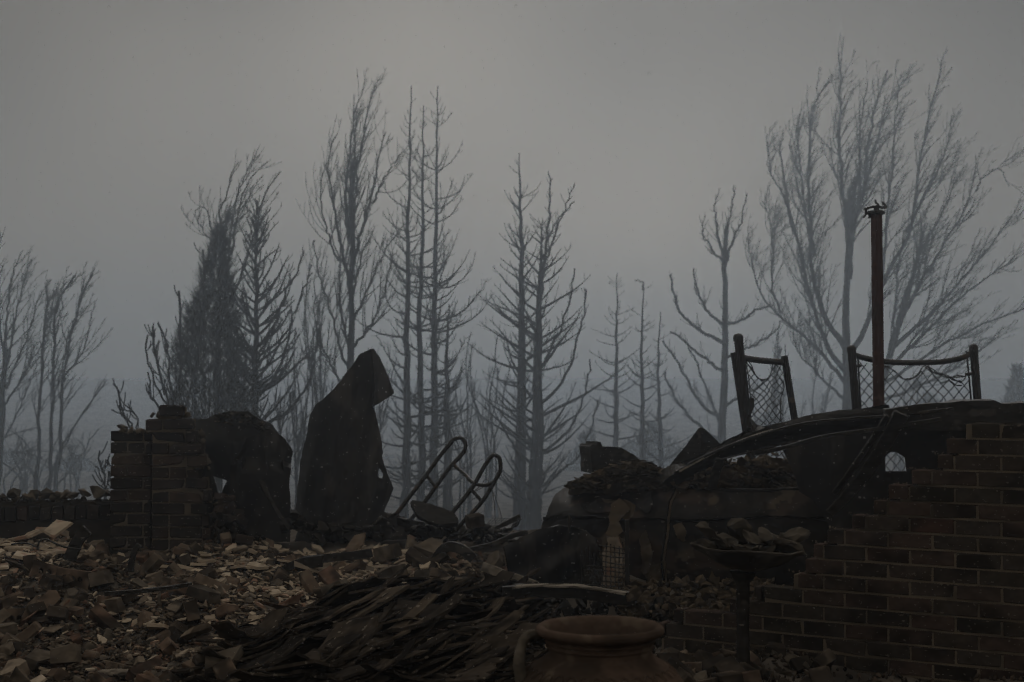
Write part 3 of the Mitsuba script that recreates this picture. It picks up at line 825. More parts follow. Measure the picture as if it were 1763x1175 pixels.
# far trees that fade into the haze
def far_clump(label, cx, top, hw, d, sd, bottom=900):
    tr = Tree('distant_tree', label, 'distant hazy trees', 'tree', seed=sd)
    r = tr.r
    s = F / d
    hw *= 1.6
    p, _ = tr.trunk(base_pts([(cx, min(bottom, 840)), (cx + r.uniform(-4, 4), top + 20)], d), 0.14, 0.02)
    v, f = [], []
    T_ = r.uniform(0, 1, 4200)
    N_ = meshkit.noise(np.column_stack([T_ * 5, (np.arange(4200) % 5) * 2.1, np.full(4200, sd)]), 1)
    for k in range(4200):
        t = T_[k]
        R = hw / s * (0.25 + 0.9 * math.sin(math.pi * min(1, .12 + .8 * (1 - t))) ** .8) * (0.6 + .7 * N_[k]) * (1 if t < .7 else (1 - t) / .3 + .05)
        az = r.uniform(0, 2 * np.pi); rr = R * math.sqrt(r.random())
        q = P(cx, bottom - t * (bottom - top), d) + V(math.cos(az) * rr, math.sin(az) * rr, 0)
        q[2] = max(q[2], float(p[0][2]) + .3)
        L = r.uniform(.18, .5); dd = unit(V(r.normal() * .5, r.normal() * .5, 1))
        w = unit(np.cross(dd, r.normal(size=3))) * r.uniform(.03, .09)
        a = 3 * len(v); v.append([q - w, q + w, q + dd * L]); f.append([a, a + 1, a + 2])
    tr.build()
    part(tr.key, 'foliage', (np.array(v).reshape(-1, 3), np.array(f)), 'm_bark', kind='stuff')


far_clump('faint rounded tree mass in haze behind the small conifer row', 1125, 742, 34, 53, 501)
far_clump('faint low tree mass in haze left of the dark triangular sheet', 1085, 775, 24, 56, 502)
far_clump('faint pointed tree in haze between the twin conifers and the low row', 1012, 760, 20, 50, 503)
far_clump('faint hazy tree behind the feet of the slender conifers', 670, 800, 40, 57, 504)
far_clump('faint hazy tree behind the gap of the metal rails', 820, 800, 44, 59, 505)
far_clump('faint hazy tree at the right edge above the sheet end', 1752, 640, 24, 54, 506)
far_clump('faint hazy tree above the low wall at the left', 130, 800, 60, 51, 507)
far_clump('faint hazy tree above the low wall at the far left edge', 10, 790, 60, 54, 508)
far_clump('faint hazy tree behind the wide fence panel', 1600, 690, 60, 60, 509)
far_clump('faint hazy tree behind the narrow fence panel', 1330, 720, 50, 60, 510)

# ------------------------------------------------------------------ brick walls
def brick_shape(variants, r, L, W, H):
    v, f = variants[r.integers(len(variants))]
    sg = r.choice([-1, 1], 3)
    v = v * sg
    if sg.prod() < 0: f = f[:, ::-1]
    return v * np.array([L, W, H]), f


WB = unit_bricks(12, 5, 0.018, 0.7)
# the stepped wall at the right: runs away to the left at 31 degrees
ANG = math.radians(31)
U, N = V(-math.cos(ANG), math.sin(ANG), 0), V(-math.sin(ANG), -math.cos(ANG), 0)
W0 = P(1763, 650, 7.0) * V(1, 1, 0)


def wall_t(px):
    k = (px - CX) / F
    return (W0[0] - k * W0[1]) / (k * U[1] - U[0])


wall = thing('brick_wall', 'sooty red brick wall broken into steps rising to the right', 'wall')
r = np.random.default_rng(77)
PITCH, CH = 0.2155, 0.0765
Rm = np.column_stack([U, -N, UP])
zt = 1.362 + CH                                     # top of the first visible row
lefts = [1640, 1627, 1600, 1557, 1527, 1489, 1451, 1419, 1387, 1383, 1345, 1296, 1248, 1157, 1130, 1120, 1120, 1120]
phase0 = wall_t(1489)
cores = []
for row, px in enumerate(lefts):
    z0 = zt - row * CH + (CH if False else 0)
    z1 = z0 - CH
    tl = wall_t(px)
    ph = phase0 + (0.5 * PITCH if (row % 2 == 1) else 0.0)
    k0 = math.floor((-0.9 - ph) / PITCH)
    t = ph + k0 * PITCH
    while t < tl - 0.02:
        a, b = t, min(t + PITCH, tl)
        if tl - b < 0.045: b = tl
        L = b - a - 0.010
        if L > 0.03:
            if b == tl and r.random() < .5: L *= r.uniform(.55, .95)      # the end brick of a step is broken off
            H = CH - 0.010
            v, f = brick_shape(WB, r, L + r.normal() * .0012, 0.1, H + r.normal() * .0012)
            c = W0 + U * (a + .005 + L / 2) - N * (0.05 + r.normal() * 0.0012) + UP * (z1 + 0.010 / 2 + H / 2 + r.normal() * .0008)
            R = Rm @ rot(r.normal() * .006, r.normal() * .006, r.normal() * .006)
            v = rough(placed(v, R, c), 0.0018, 45)
            part(wall, 'brick', (v, f), 'm_wall_brick', tint=r.random(2))
        t = b if b == tl else t + PITCH
    c = W0 + U * ((tl - 0.06) + -0.9) / 2 - N * (0.0035 + 0.047) + UP * (z0 + z1 - 0.016) / 2
    m = box(tl - 0.06 + 0.9, 0.094, CH - 0.004)
    m = m.subdivide_to_size(0.08)
    v = placed(m.vertices, Rm, c)
    cores.append((rough(v, 0.0016, 22), m.faces))
    # crumbs of mortar left on the exposed step
    nxt = wall_t(lefts[row - 1]) if row else tl
    for _ in range(int((tl - nxt) * 60)):
        tt = r.uniform(nxt, tl)
        cv, cf = chunks(1, int(r.integers(1e9)), .7, 9)[0]
        cores.append((placed(cv * r.uniform(.008, .022), rot(*r.uniform(0, 6, 3)), W0 + U * tt - N * r.uniform(.01, .09) + UP * (z0 + .001)), cf))
part(wall, 'mortar', join(cores), 'm_mortar')

# the ruined pillar at the left
pillar = thing('brick_pillar', 'ragged sooty brick pillar stub with a crumbling right side', 'pillar')
r = np.random.default_rng(78)
cores = []
ztop = P(0, 742, 9.7)[2]
PB, HB0 = unit_bricks(12, 6, 0.03, 1.0), chunks(8, 19, .75, 12)
sc = 9.7 / F
x0 = (190 - CX) * sc
for row in range(17):
    z0 = ztop - (row - 2) * 0.0765
    z1 = z0 - 0.0765
    py = HY + (EYE - z0) / sc
    # left face: 190 .. 262 px; right face stands proud and reaches a ragged edge
    if row >= 2:
        ext = [(190, 262, 9.78)]
    else:
        ext = []
    redge = {0: 318, 1: 328, 2: 338, 3: 346, 4: 352, 5: 345, 6: 356, 7: 362, 8: 366, 9: 362, 10: 372}.get(row, 376 + 4 * (row - 11))
    ledge = {0: 272, 1: 250}.get(row, 262)
    ext.append((ledge, redge + r.uniform(-6, 6), 9.66))
    for e0, e1, dd in ext:
        t = (e0 - CX) / F * dd
        end = (e1 - CX) / F * dd
        first = True
        while t < end - 0.02:
            L = 0.1025 if (first and row % 2) or r.random() < .18 else 0.205
            b = min(t + L + 0.01, end)
            if end - b < 0.04: b = end
            LL, H = b - t - 0.010, 0.0665
            if LL > .025:
                v, f = brick_shape(PB, r, LL, 0.1, H + r.normal() * .002)
                last = b > end - .03 and dd < 9.7
                c = V((t + b) / 2, dd + 0.05 + r.normal() * .002 + (r.uniform(-.03, .002) if last else 0), z1 + .0385 + r.normal() * .001 + (r.normal() * .006 if last else 0))
                R = rot(r.normal() * .012, r.normal() * (.05 if last else .008), r.normal() * (.12 if last else .008))
                part(pillar, 'brick', (rough(placed(v, R, c), .0016, 30), f), 'm_pier_brick', tint=r.random(2))
            t = b; first = False
        m = box((e1 - e0) / F * dd - 0.05, 0.3, 0.0765).subdivide_to_size(0.08)
        c = V(((e0 + e1) / 2 - CX) / F * dd - .022 * (dd < 9.7), dd + .15 + .009, (z0 + z1) / 2 - .006)
        cores.append((rough(m.vertices + c, .002, 20), m.faces))
for k in range(26):     # loose brick ends and clods on the ragged top and down the broken side
    px = r.uniform(195, 330)
    top = 742 if px < 262 else 715
    cv, cf = chunks(1, 900 + k, .8, 12)[0]
    cores.append((placed(cv * r.uniform(.03, .075), rot(*r.uniform(0, 6, 3)), P(px, top, 9.72) + V(0, r.uniform(-.02, .1), 0)), cf))
for k in range(40):
    y = r.uniform(740, 960)
    cv, cf = chunks(1, 950 + k, .8, 12)[0]
    cores.append((placed(cv * r.uniform(.03, .09), rot(*r.uniform(0, 6, 3)), P(np.interp(y, [740, 960], [335, 392]) + r.uniform(-14, 8), y, 9.72) + V(0, r.uniform(-.02, .12), 0)), cf))
part(pillar, 'mortar', join(cores), 'm_mortar')
ms = []
for k in range(95):
    y = r.uniform(855, 965)
    x = np.interp(y, [855, 965], [372, 385]) + abs(r.normal()) * np.interp(y, [855, 965], [10, 42])
    v, f = HB0[r.integers(8)] if k % 3 else PB[r.integers(12)]
    ms.append((placed(v * V(r.uniform(.05, .13), r.uniform(.05, .1), r.uniform(.04, .07)), rot(*(r.normal(size=3) * .7)), P(x, y, 9.62 + r.uniform(-.12, .12))), f))
part(pillar, 'fallen_pieces', join(ms), 'm_pier_brick', tint=(.4, .6), kind='stuff')
cv, cf = chunks(1, 41, .8, 14)[0]
part(pillar, 'top_stone', (placed(cv * V(.09, .08, .07), rot(.3, .2, .5), P(212, 735, 9.75)), cf), 'm_stone', tint=(.6, .2))

# the low wall of upright bricks at the left
low = thing('garden_wall', 'low dark wall of upright bricks with crumbled stones along its top', 'wall')
r = np.random.default_rng(79)
cores = []
for ti, (ya, yb, dd, ph) in enumerate([(868, 893, 9.92, 0.0), (897, 935, 9.98, 0.03), (937, 990, 9.98, 0.0)]):
    t = (-110 - CX) / F * dd + ph
    end = (204 - CX) / F * dd
    slope = -4 / 200.0
    while t < end:
        w = 0.0665
        za = EYE + (HY - ya - slope * ((t / dd * F + CX) - 100) * (-1 if ti else 1) * 0) / F * dd
        zb = EYE + (HY - yb) / F * dd
        tilt = 0.024 * (t - end)
        v, f = brick_shape(PB, r, w + r.normal() * .002, 0.1, za - zb)
        c = V(t + w / 2, dd + .05 + r.normal() * .003 + (0.0 if ti else -.012), (za + zb) / 2 + tilt + r.normal() * .003)
        part(low, 'brick', (rough(placed(v, rot(r.normal() * .02, r.normal() * .02, r.normal() * .03), c), .003, 30), f), 'm_pier_brick', tint=r.random(2))
        t += w + 0.011
m = box(2.6, 0.16, 0.50).subdivide_to_size(0.1)
cores.append((rough(m.vertices + V((204 - CX) / F * 9.95 - 1.3, 9.92 + .012 + .08, EYE - 279 / F * 9.95), .003, 20), m.faces))
for k in range(150):     # crumbs of broken brick and mortar along the top
    cv, cf = chunks(1, int(r.integers(1e9)), .8, 10)[0]
    cores.append((placed(cv * r.uniform(.025, .07), rot(*r.uniform(0, 6, 3)), P(r.uniform(-100, 204), 864 + r.normal() * 2.5, 9.95) + V(0, r.uniform(-.03, .08), 0)), cf))
part(low, 'mortar', join(cores), 'm_stone_low')
for k in range(26):
    px = r.uniform(-90, 195) if k > 6 else [20, 55, 80, 125, 142, 168, 96][k]
    big = {0: .15, 1: .11, 2: .13, 3: .10, 4: .12, 5: .15, 6: .09}.get(k, r.uniform(.06, .11))
    cv, cf = chunks(1, 700 + k, .75, 13)[0]
    part(low, 'cap_stone', (rough(placed(cv * big * V(1.1, 1, 1.05), rot(r.normal() * .6, r.normal() * .6, r.uniform(0, 6)), P(px, 861 - .03 * (px - 100), 9.95) + V(0, r.uniform(-.03, .05), big * .30)), .006, 20), cf), 'm_stone', tint=r.random(2) * V(1, .7))

# ------------------------------------------------------------------ burnt sheets and wreckage on the crest
def strip(px_pts, d, w, thick, n=16, yaw=0.0):
    """A bent flat bar along a pixel polyline; d: a depth or (start, end)."""
    d0, d1 = d if isinstance(d, tuple) else (d, d)
    m = len(px_pts)
    pts = spline([P(x, y, d0 + (d1 - d0) * k / (m - 1)) for k, (x, y) in enumerate(px_pts)], n)
    t = np.gradient(pts, axis=0); t /= np.linalg.norm(t, axis=1, keepdims=True)
    b = np.cross(t, V(0, 1, 0)); b /= np.linalg.norm(b, axis=1, keepdims=True)
    c = np.cross(b, t)
    w = np.broadcast_to(np.asarray(w, float), (n,))
    v = []
    for sb, sc_ in ((-1, -1), (1, -1), (1, 1), (-1, 1)):
        v.append(pts + sb * b * w[:, None] / 2 + sc_ * c * thick / 2)
    v = np.stack(v, 1).reshape(-1, 3)
    f = []
    for i in range(n - 1):
        for j in range(4):
            k = (j + 1) % 4
            f.append([i * 4 + j, i * 4 + k, i * 4 + 4 + k, i * 4 + 4 + j])
    f = tri(np.array(f))
    e = (n - 1) * 4
    f = np.vstack([f, [[0, 2, 1], [0, 3, 2], [e, e + 1, e + 2], [e, e + 2, e + 3]]])
    return v, f


def chips_on(px0, px1, py0, py1, d, n, seed, size=(.02, .06), flat=.25, mats=None):
    r = np.random.default_rng(seed)
    out = []
    for k in range(n):
        x = r.uniform(px0, px1)
        y = r.uniform(py0, py1) if not callable(py0) else py0(x, r)
        cv, cf = chunks(1, int(r.integers(1e9)), flat, 9)[0]
        out.append((placed(cv * r.uniform(*size), rot(r.normal() * .35, r.normal() * .35, r.uniform(0, 6)), P(x, y, d + r.uniform(-.12, .12))), cf))
    return join(out)


# arched black sheet beside the pillar
arch = thing('collapsed_sheet', 'arched black burnt metal sheet slumped against the left pillar', 'metal sheet')
m = sheet([(300, 722), (353, 720), (372, 712), (399, 707), (425, 710), (448, 722), (470, 731), (480, 747), (491, 769), (499, 777), (498, 835), (497, 930), (300, 930)],
          lambda x, y: 10.16 - .10 * math.cos((x - 420) / 90) + .0016 * max(0, 760 - y), .012, .05,
          holes=[[(367, 823), (372, 835), (374, 847), (380, 852), (391, 830)]])
part(arch, 'shell', (rough(rough(m[0], .035, 3.2), .010, 11), m[1]), 'm_black_sheet', smooth=30)
m = sheet([(457, 737), (436, 749), (424, 757), (418, 780), (398, 802), (395, 832), (383, 856), (380, 932), (498, 932), (500, 777), (486, 757)],
          lambda x, y: 9.93 - .05 * math.cos((x - 450) / 36) + .002 * abs(x - 456) * (y < 800), .010, .05)
part(arch, 'folded_panel', (rough(rough(m[0], .030, 4.2), .010, 12), m[1]), 'm_black_sheet', smooth=30)
lit = thing('ash_litter', 'layer of brown ash flakes lying on top of the arched black sheet', 'ash')
labels[lit]['kind'] = 'stuff'
put(lit, chips_on(372, 462, lambda x, r: np.interp(x, [372, 400, 440, 462], [713, 708, 720, 732]) + abs(r.normal()) * 9, 0, 10.02, 150, 31, (.02, .07), .22), 'm_ash')
stick = thing('charred_stick', 'charred stick leaning on the front of the arched black sheet', 'stick')
put(stick, tube(spline([P(449, 828, 9.8), P(470, 868, 9.75), P(498, 912, 9.7)], 10), np.linspace(.016, .011, 10) * (1 + .2 * rng.normal(size=10)), 6), 'm_char')

# the hood-like standing sheet
hood = thing('standing_sheet', 'tall black burnt sheet standing upright with a folded hood-like top', 'metal sheet')


def hood_depth(x, y):
    base = 10.0 + .30 * max(0, (600 - x) / 90) ** 2 * (1 if x < 600 else 0) + .0004 * (920 - y)
    base += .05 * abs((x + .18 * (y - 600) - 590) / 40 % 1.0 - .5) * min(1, max(0, (y - 640) / 120))
    if y < 702 and x > 642:
        return base + (x - 642) / 38 * .26
    return base + .0009 * max(0, x - 600)


m = sheet([(508, 935), (514, 905), (507, 880), (512, 842), (518, 800), (525, 762), (530, 733), (532, 716), (541, 699), (571, 672), (586, 656), (611, 622), (618, 612), (639, 600), (643, 601), (643, 640), (644, 698), (654, 751), (661, 800), (669, 822), (677, 842), (670, 862), (663, 884), (659, 905), (668, 935)],
          hood_depth, .010, .028, holes=[[(652, 803), (650, 820), (659, 824), (661, 816)]])
part(hood, 'panel', (rough(rough(m[0], .018, 2.8), .009, 9), m[1]), 'm_black_sheet', smooth=14)
m = sheet([(643, 601), (653, 612), (662, 632), (680, 673), (679, 677), (645, 698), (643, 640)], lambda x, y: hood_depth(x + .5, y) - .012, .010, .04)
part(hood, 'folded_flap', (rough(rough(m[0], .018, 2.8), .006, 11), m[1]), 'm_black_sheet', smooth=30)

# dark wreck at their feet
wr = thing('charred_debris', 'black charred debris heaped at the foot of the standing sheet', 'debris', kind='stuff')
r = np.random.default_rng(91)
ms = []
for k in range(420):
    x = r.uniform(480, 900)
    top = np.interp(x, [480, 505, 540, 640, 672, 740, 800, 880, 900], [905, 880, 905, 905, 888, 905, 908, 912, 918])
    y = top + r.uniform(0, 1) ** 1.3 * 26
    cv, cf = chunks(1, int(r.integers(1e9)), r.uniform(.25, .7), 10)[0]
    ms.append((placed(cv * r.uniform(.04, .15), rot(r.normal() * .4, r.normal() * .4, r.uniform(0, 6)), P(x, y, 9.95 + r.uniform(-.15, .25))), cf))
put(wr, join(ms), 'm_char')
fs = thing('fallen_sheet', 'flat black sheet sloping down right from the standing sheet', 'panel')
put(fs, sheet([(655, 880), (690, 889), (746, 907), (770, 918), (760, 926), (650, 930)], lambda x, y: 9.9 - .001 * (y - 880), .02, .05), 'm_char')

# bent tube frame
rails = thing('tube_frame', 'burnt metal tube frame with two tilted looped rails and rungs', 'metal frame')
ra = [(670, 902), (679, 890), (728, 826), (776, 763), (783, 756), (791, 754), (799, 758), (802, 767), (799, 777), (779, 800), (728, 869), (702, 902)]
rb = [(770, 895), (779, 883), (813, 840), (843, 790), (849, 784), (856, 785), (861, 793), (862, 806), (852, 828), (830, 864), (794, 903), (785, 915)]


def smooth_path(px, d, n=60):
    p = np.array([P(x, y, d) for x, y in px])
    s = np.concatenate([[0], np.cumsum(np.linalg.norm(np.diff(p, axis=0), axis=1))])
    from scipy.interpolate import PchipInterpolator
    return PchipInterpolator(s, p, axis=0)(np.linspace(0, s[-1], n))


part(rails, 'rail', tube(smooth_path(ra, 9.95), .0135, 10), 'm_black_metal', smooth=40)
part(rails, 'rail', tube(smooth_path(rb, 9.72), .0135, 10), 'm_black_metal', smooth=40)
part(rails, 'rung', tube([P(735, 819, 9.95), P(749, 838, 9.95)], .011, 8), 'm_black_metal', smooth=40)
part(rails, 'rung', tube([P(812, 844, 9.72), P(829, 863, 9.72)], .011, 8), 'm_black_metal', smooth=40)
part(rails, 'cross_bar', tube(spline([P(780, 800, 9.95), P(800, 817, 9.85), P(818, 833, 9.74), P(834, 836, 9.72), P(852, 829, 9.72)], 20), .012, 8), 'm_black_metal', smooth=40)
slab = thing('charred_slab', 'small charred slab caught across the lower rails of the tube frame', 'slab')
m = sheet([(706, 866), (709, 862), (716, 862), (779, 880), (789, 894), (786, 901), (755, 903), (735, 896), (718, 886)], lambda x, y: 9.66 + .002 * (900 - y), .06, .03)
put(slab, (rough(m[0], .008, 14), m[1]), 'm_char')
for k, (pts, lab) in enumerate([([(846, 838), (850, 860), (852, 885), (853, 912)], 'thin burnt wire hanging straight from the right looped rail'), ([(846, 842), (856, 866), (863, 890), (864, 908)], 'thin burnt wire curving down right of the right looped rail'),
                                ([(812, 848), (830, 834), (836, 825), (841, 829), (830, 840), (818, 846)], 'thin burnt wire curled round the joint of the right looped rail')]):
    w = thing('burnt_wire', lab, 'wire')
    put(w, tube(spline([P(x, y, 9.70) for x, y in pts], 18), .0022, 5), 'm_black_metal')
bx = thing('burnt_block', 'brown burnt block standing right of the tube frame foot', 'block')
v, f = brick_shape(unit_bricks(1, 88, .05), rng, .10, .09, .075)
put(bx, (rough(placed(v, rot(.1, -.15, .4), P(818, 897, 9.62)), .005, 20), f), 'm_rubble_brick', uv=np.tile([.3, .2], (len(v), 1)))
sk = thing('charred_stick', 'thick charred stick pointing up right beyond the tube frame', 'stick')
put(sk, strip([(852, 910), (872, 901), (896, 889)], 9.6, np.linspace(.02, .036, 12), .03, 12), 'm_char')
ch = thing('burnt_chain', 'short burnt chain hanging from the tip of the thick charred stick', 'chain')
ms = []
for k in range(7):
    c = P(895 - 2.4 * k, 893 + [0, 4, 9, 11, 12, 14, 17][k], 9.58)
    tm = trimesh.creation.torus(.011, .0035, 10, 6)
    ms.append((placed(tm.vertices, rot(1.57 * (k % 2) + .3, .5 * k, 1.1 * k), c), tm.faces))
put(ch, join(ms), 'm_black_metal')
gr = thing('wire_scrap', 'scrap of fine wire grid lying left of the charred stick tip', 'wire')
put(gr, join([tube([P(833 + 5 * k, 908 - k * .6, 9.75), P(850 + 5 * k, 890 + k * .5, 9.85)], .0016, 4) for k in range(7)] + [tube([P(836 + 4 * k, 905 - 4 * k, 9.75), P(874 + 4 * k, 905 - 4 * k, 9.8)], .0016, 4) for k in range(4)]), 'm_black_metal')

# ------------------------------------------------------------------ the burnt tank and what lies on it
car = thing('car_wreck', 'crumpled burnt out car shell, rusty and black, half buried behind the stepped wall', 'car wreck')


def seam_x(y):
    return np.interp(y, [836, 850, 866, 893, 950, 1020, 1080], [1166, 1158, 1151, 1146, 1142, 1144, 1150])


def body_depth(x, y):
    d = 9.42 - (x - 930) / 710 * .62
    d += .10 * max(0, (893 - y) / 55) ** 2 if y < 893 else .030 + .14 * ((y - 893) / 150) ** 2
    if x < 1015: d += .34 * ((1015 - x) / 85) ** 2
    if x < 1140: d += .42 * max(0, (896 - y) / 70) ** 2 * min(1, (1140 - x) / 70)
    if x < seam_x(y): d += .035
    return d


m = sheet([(930, 906), (936, 890), (944, 872), (957, 852), (975, 841), (1010, 829), (1050, 834), (1080, 832), (1120, 836), (1166, 836), (1300, 838), (1440, 838), (1560, 840), (1660, 842), (1660, 1060), (1440, 1080), (1160, 1085), (1100, 1070), (1040, 1045), (1000, 1020), (962, 960), (938, 925)],
          body_depth, .012, .028)
bv = rough(rough(rough(m[0], .030, 2.6, 2), .014, 7, 6), .004, 26, 9)
part(car, 'body_side', (bv, m[1]), 'm_rust_tank', smooth=50)


def on_body(px_pts, off, n=40):
    q = spline([V(x, y, 0) for x, y in px_pts], n)
    p = np.array([P(x, y, body_depth(x, y)) for x, y in q[:, :2]])
    p = rough(rough(p, .030, 2.6, 2), .014, 7, 6)
    return p - V(0, off, 0)


ys_s = np.linspace(838, 1062, 24)
for dx, w, mat, nm in ((0, .0075, 'm_tan', 'seam_edge'), (-4.2, .0055, 'm_black_metal', 'seam_gap')):
    line = on_body([(float(seam_x(y)) + dx + 1.5, y) for y in ys_s], .004, 60)
    part(car, nm, tube(rough(line, .003, 20), w * (1 + .35 * (meshkit.noise(line * 16, 3) - .5)), 6), mat, smooth=40)
part(car, 'belt_rail', tube(on_body([(1166, 839), (1240, 840), (1340, 840), (1440, 841), (1560, 843)], .002, 50), .011, 8), 'm_char', smooth=40)
part(car, 'door_crease', tube(on_body([(1160, 893), (1220, 894), (1300, 893), (1380, 895), (1450, 896)], -.004, 50), .0095, 8), 'm_rust_tank', smooth=40)
for o, mt, nm in [([(1082, 846), (1100, 838), (1118, 842), (1124, 868), (1112, 884), (1098, 874), (1090, 860)], 'm_black_sheet', 'torn_skin'), ([(1160, 905), (1172, 898), (1182, 915), (1178, 935), (1168, 928)], 'm_tan', 'torn_skin'),
                  ([(1000, 870), (1030, 858), (1066, 862), (1060, 878), (1020, 886)], 'm_rust_tank', 'torn_skin'), ([(1100, 930), (1112, 915), (1124, 950), (1118, 985), (1108, 990)], 'm_tan', 'torn_skin'), ([(1118, 985), (1138, 975), (1142, 1030), (1128, 1050), (1114, 1020)], 'm_tan', 'torn_skin'),
                  ([(1216, 1010), (1226, 985), (1234, 1000), (1256, 1014), (1244, 1024)], 'm_tan', 'torn_skin')]:
    m = sheet(o, lambda x, y: body_depth(x, y) - .035 + .010 * math.sin(x / 5) + .008 * math.sin(y / 7), .006, .016)
    part(car, nm, (rough(m[0], .012, 18), m[1]), mt, smooth=40)

lit = thing('ash_litter', 'layered brown ash and flakes heaped on the left end of the car wreck', 'ash', kind='stuff')
r = np.random.default_rng(95)
ms = []
for k in range(560):
    x = r.uniform(980, 1160)
    top = np.interp(x, [980, 995, 1040, 1075, 1110, 1135, 1160], [834, 826, 806, 796, 792, 806, 820])
    y = top + r.random() ** 1.4 * (np.interp(x, [980, 1060, 1160], [840, 848, 846]) - top)
    big = r.uniform(.025, .075) * (1.6 if r.random() < .12 else 1)
    cv, cf = chunks(1, int(r.integers(1e9)), .22, 10)[0]
    ms.append((placed(cv * big * V(1.3, 1, 1), rot(r.normal() * .3, r.normal() * .25, r.normal() * .6), P(x, y, 9.5 + r.uniform(-.2, .2) - max(0, y - 842) * .004)), cf))
m = sheet([(980, 850), (986, 834), (1000, 828), (1040, 809), (1075, 798), (1110, 795), (1135, 808), (1165, 824), (1165, 850)], lambda x, y: 9.6, .12, .03)
ms.append((rough(m[0], .02, 14), m[1]))
put(lit, join(ms), 'm_litter')
blk = thing('burnt_box', 'black burnt box-like remnant sitting in ash on the left end of the car wreck', 'box')
m = sheet([(1016, 770), (1020, 765), (1026, 767), (1028, 761), (1033, 762), (1036, 769), (1070, 772), (1090, 781), (1102, 792), (1100, 815), (1020, 815)], lambda x, y: 9.55 + .0012 * (x - 1016), .20, .04)
put(blk, (rough(m[0], .010, 14), m[1]), 'm_char')
tri_ = thing('triangular_sheet', 'dark sheet standing up with a pointed triangular top behind the car wreck roof rail', 'metal sheet')
m = sheet([(1138, 822), (1165, 786), (1180, 768), (1202, 738), (1208, 736), (1216, 741), (1243, 768), (1255, 800), (1200, 840)], lambda x, y: 9.62 + .0022 * abs(x - 1206), .010, .04)
put(tri_, (rough(m[0], .005, 5), m[1]), 'm_char', smooth=30)

lit = thing('ash_litter', 'tan and brown burnt debris seen through the window opening of the car wreck', 'ash', kind='stuff')
r = np.random.default_rng(97)
ms = []
for k in range(430):
    x = r.uniform(1140, 1420)
    top = np.interp(x, [1140, 1200, 1212, 1250, 1300, 1340, 1375, 1400, 1420], [828, 830, 802, 795, 784, 778, 800, 832, 834])
    y = top + r.random() * (842 - top)
    cv, cf = chunks(1, int(r.integers(1e9)), r.uniform(.3, .7), 11)[0]
    ms.append((rough(placed(cv * r.uniform(.03, .10), rot(r.normal() * .4, r.normal() * .4, r.uniform(0, 6)), P(x, y, 9.35 + r.uniform(-.12, .2))), .004, 30), cf))
m = sheet([(1196, 848), (1200, 812), (1250, 802), (1300, 792), (1322, 785), (1345, 792), (1365, 802), (1392, 812), (1392, 848)], lambda x, y: 9.5, .12, .03)
ms.append((rough(m[0], .02, 14), m[1]))
put(lit, join(ms), 'm_litter')

# bent roof strip over it
topl = [(1140, 832), (1165, 812), (1180, 801), (1240, 769), (1262, 758), (1300, 744), (1360, 723), (1400, 712), (1480, 705), (1530, 704)]
botl = [(1530, 742), (1480, 748), (1400, 758), (1350, 766), (1300, 777), (1240, 793), (1200, 814), (1160, 842)]
rd = lambda x, y: 9.25 - (x - 1140) / 690 * .85
m = sheet(topl + botl, lambda x, y: rd(x, y) + .03 * math.sin((y - np.interp(x, [1140, 1300, 1530], [836, 760, 722])) / 9), .10, .04)
part(car, 'roof_rail', (rough(rough(m[0], .014, 5), .006, 18), m[1]), 'm_char')
m = sheet([(1522, 704), (1620, 695), (1658, 689), (1712, 688), (1726, 695), (1763, 693), (1900, 693), (1900, 745), (1640, 742), (1522, 744)], lambda x, y: 8.42 - (x - 1530) / 690 * .35, .16, .05)
part(car, 'roof', (rough(rough(m[0], .012, 5), .006, 18), m[1]), 'm_char')
part(car, 'roof_trim', strip([(1300, 781), (1350, 771), (1420, 752), (1520, 738), (1620, 722)], (8.98, 8.2), .022, .02, 20), 'm_char')
part(car, 'roof_trim', strip([(1170, 812), (1210, 790), (1262, 764), (1330, 740)], (9.12, 8.92), .010, .012, 16), 'm_fibre')
part(car, 'roof_trim', strip([(1185, 800), (1300, 752), (1400, 727), (1530, 716), (1640, 704)], (9.1, 8.25), .014, .02, 20), 'm_char')
part(car, 'roof_trim', strip([(1240, 792), (1262, 786), (1300, 776), (1345, 766)], (9.0, 8.9), .008, .012, 16), 'm_black_metal')
part(car, 'pillar', strip([(1552, 712), (1520, 770), (1490, 815), (1428, 884)], (8.33, 8.55), np.linspace(.085, .05, 16), .03, 16), 'm_char')
part(car, 'pillar', strip([(1528, 716), (1500, 760), (1462, 815), (1436, 850)], (8.38, 8.6), .03, .025, 16), 'm_char')
part(car, 'pillar', strip([(1240, 790), (1232, 815), (1226, 842)], (9.05, 9.1), .05, .03, 8), 'm_char')
m = sheet([(1343, 762), (1450, 748), (1560, 736), (1740, 722), (1740, 800), (1660, 840), (1560, 900), (1440, 930), (1400, 860), (1376, 846), (1364, 806)], lambda x, y: 8.95 - (x - 1343) / 690 * .7, .02, .05,
          holes=[[(1524, 786), (1536, 778), (1545, 780), (1558, 788), (1560, 812), (1524, 812)]])
part(car, 'inner_panel', (rough(m[0], .012, 4), m[1]), 'm_black_sheet', smooth=30)

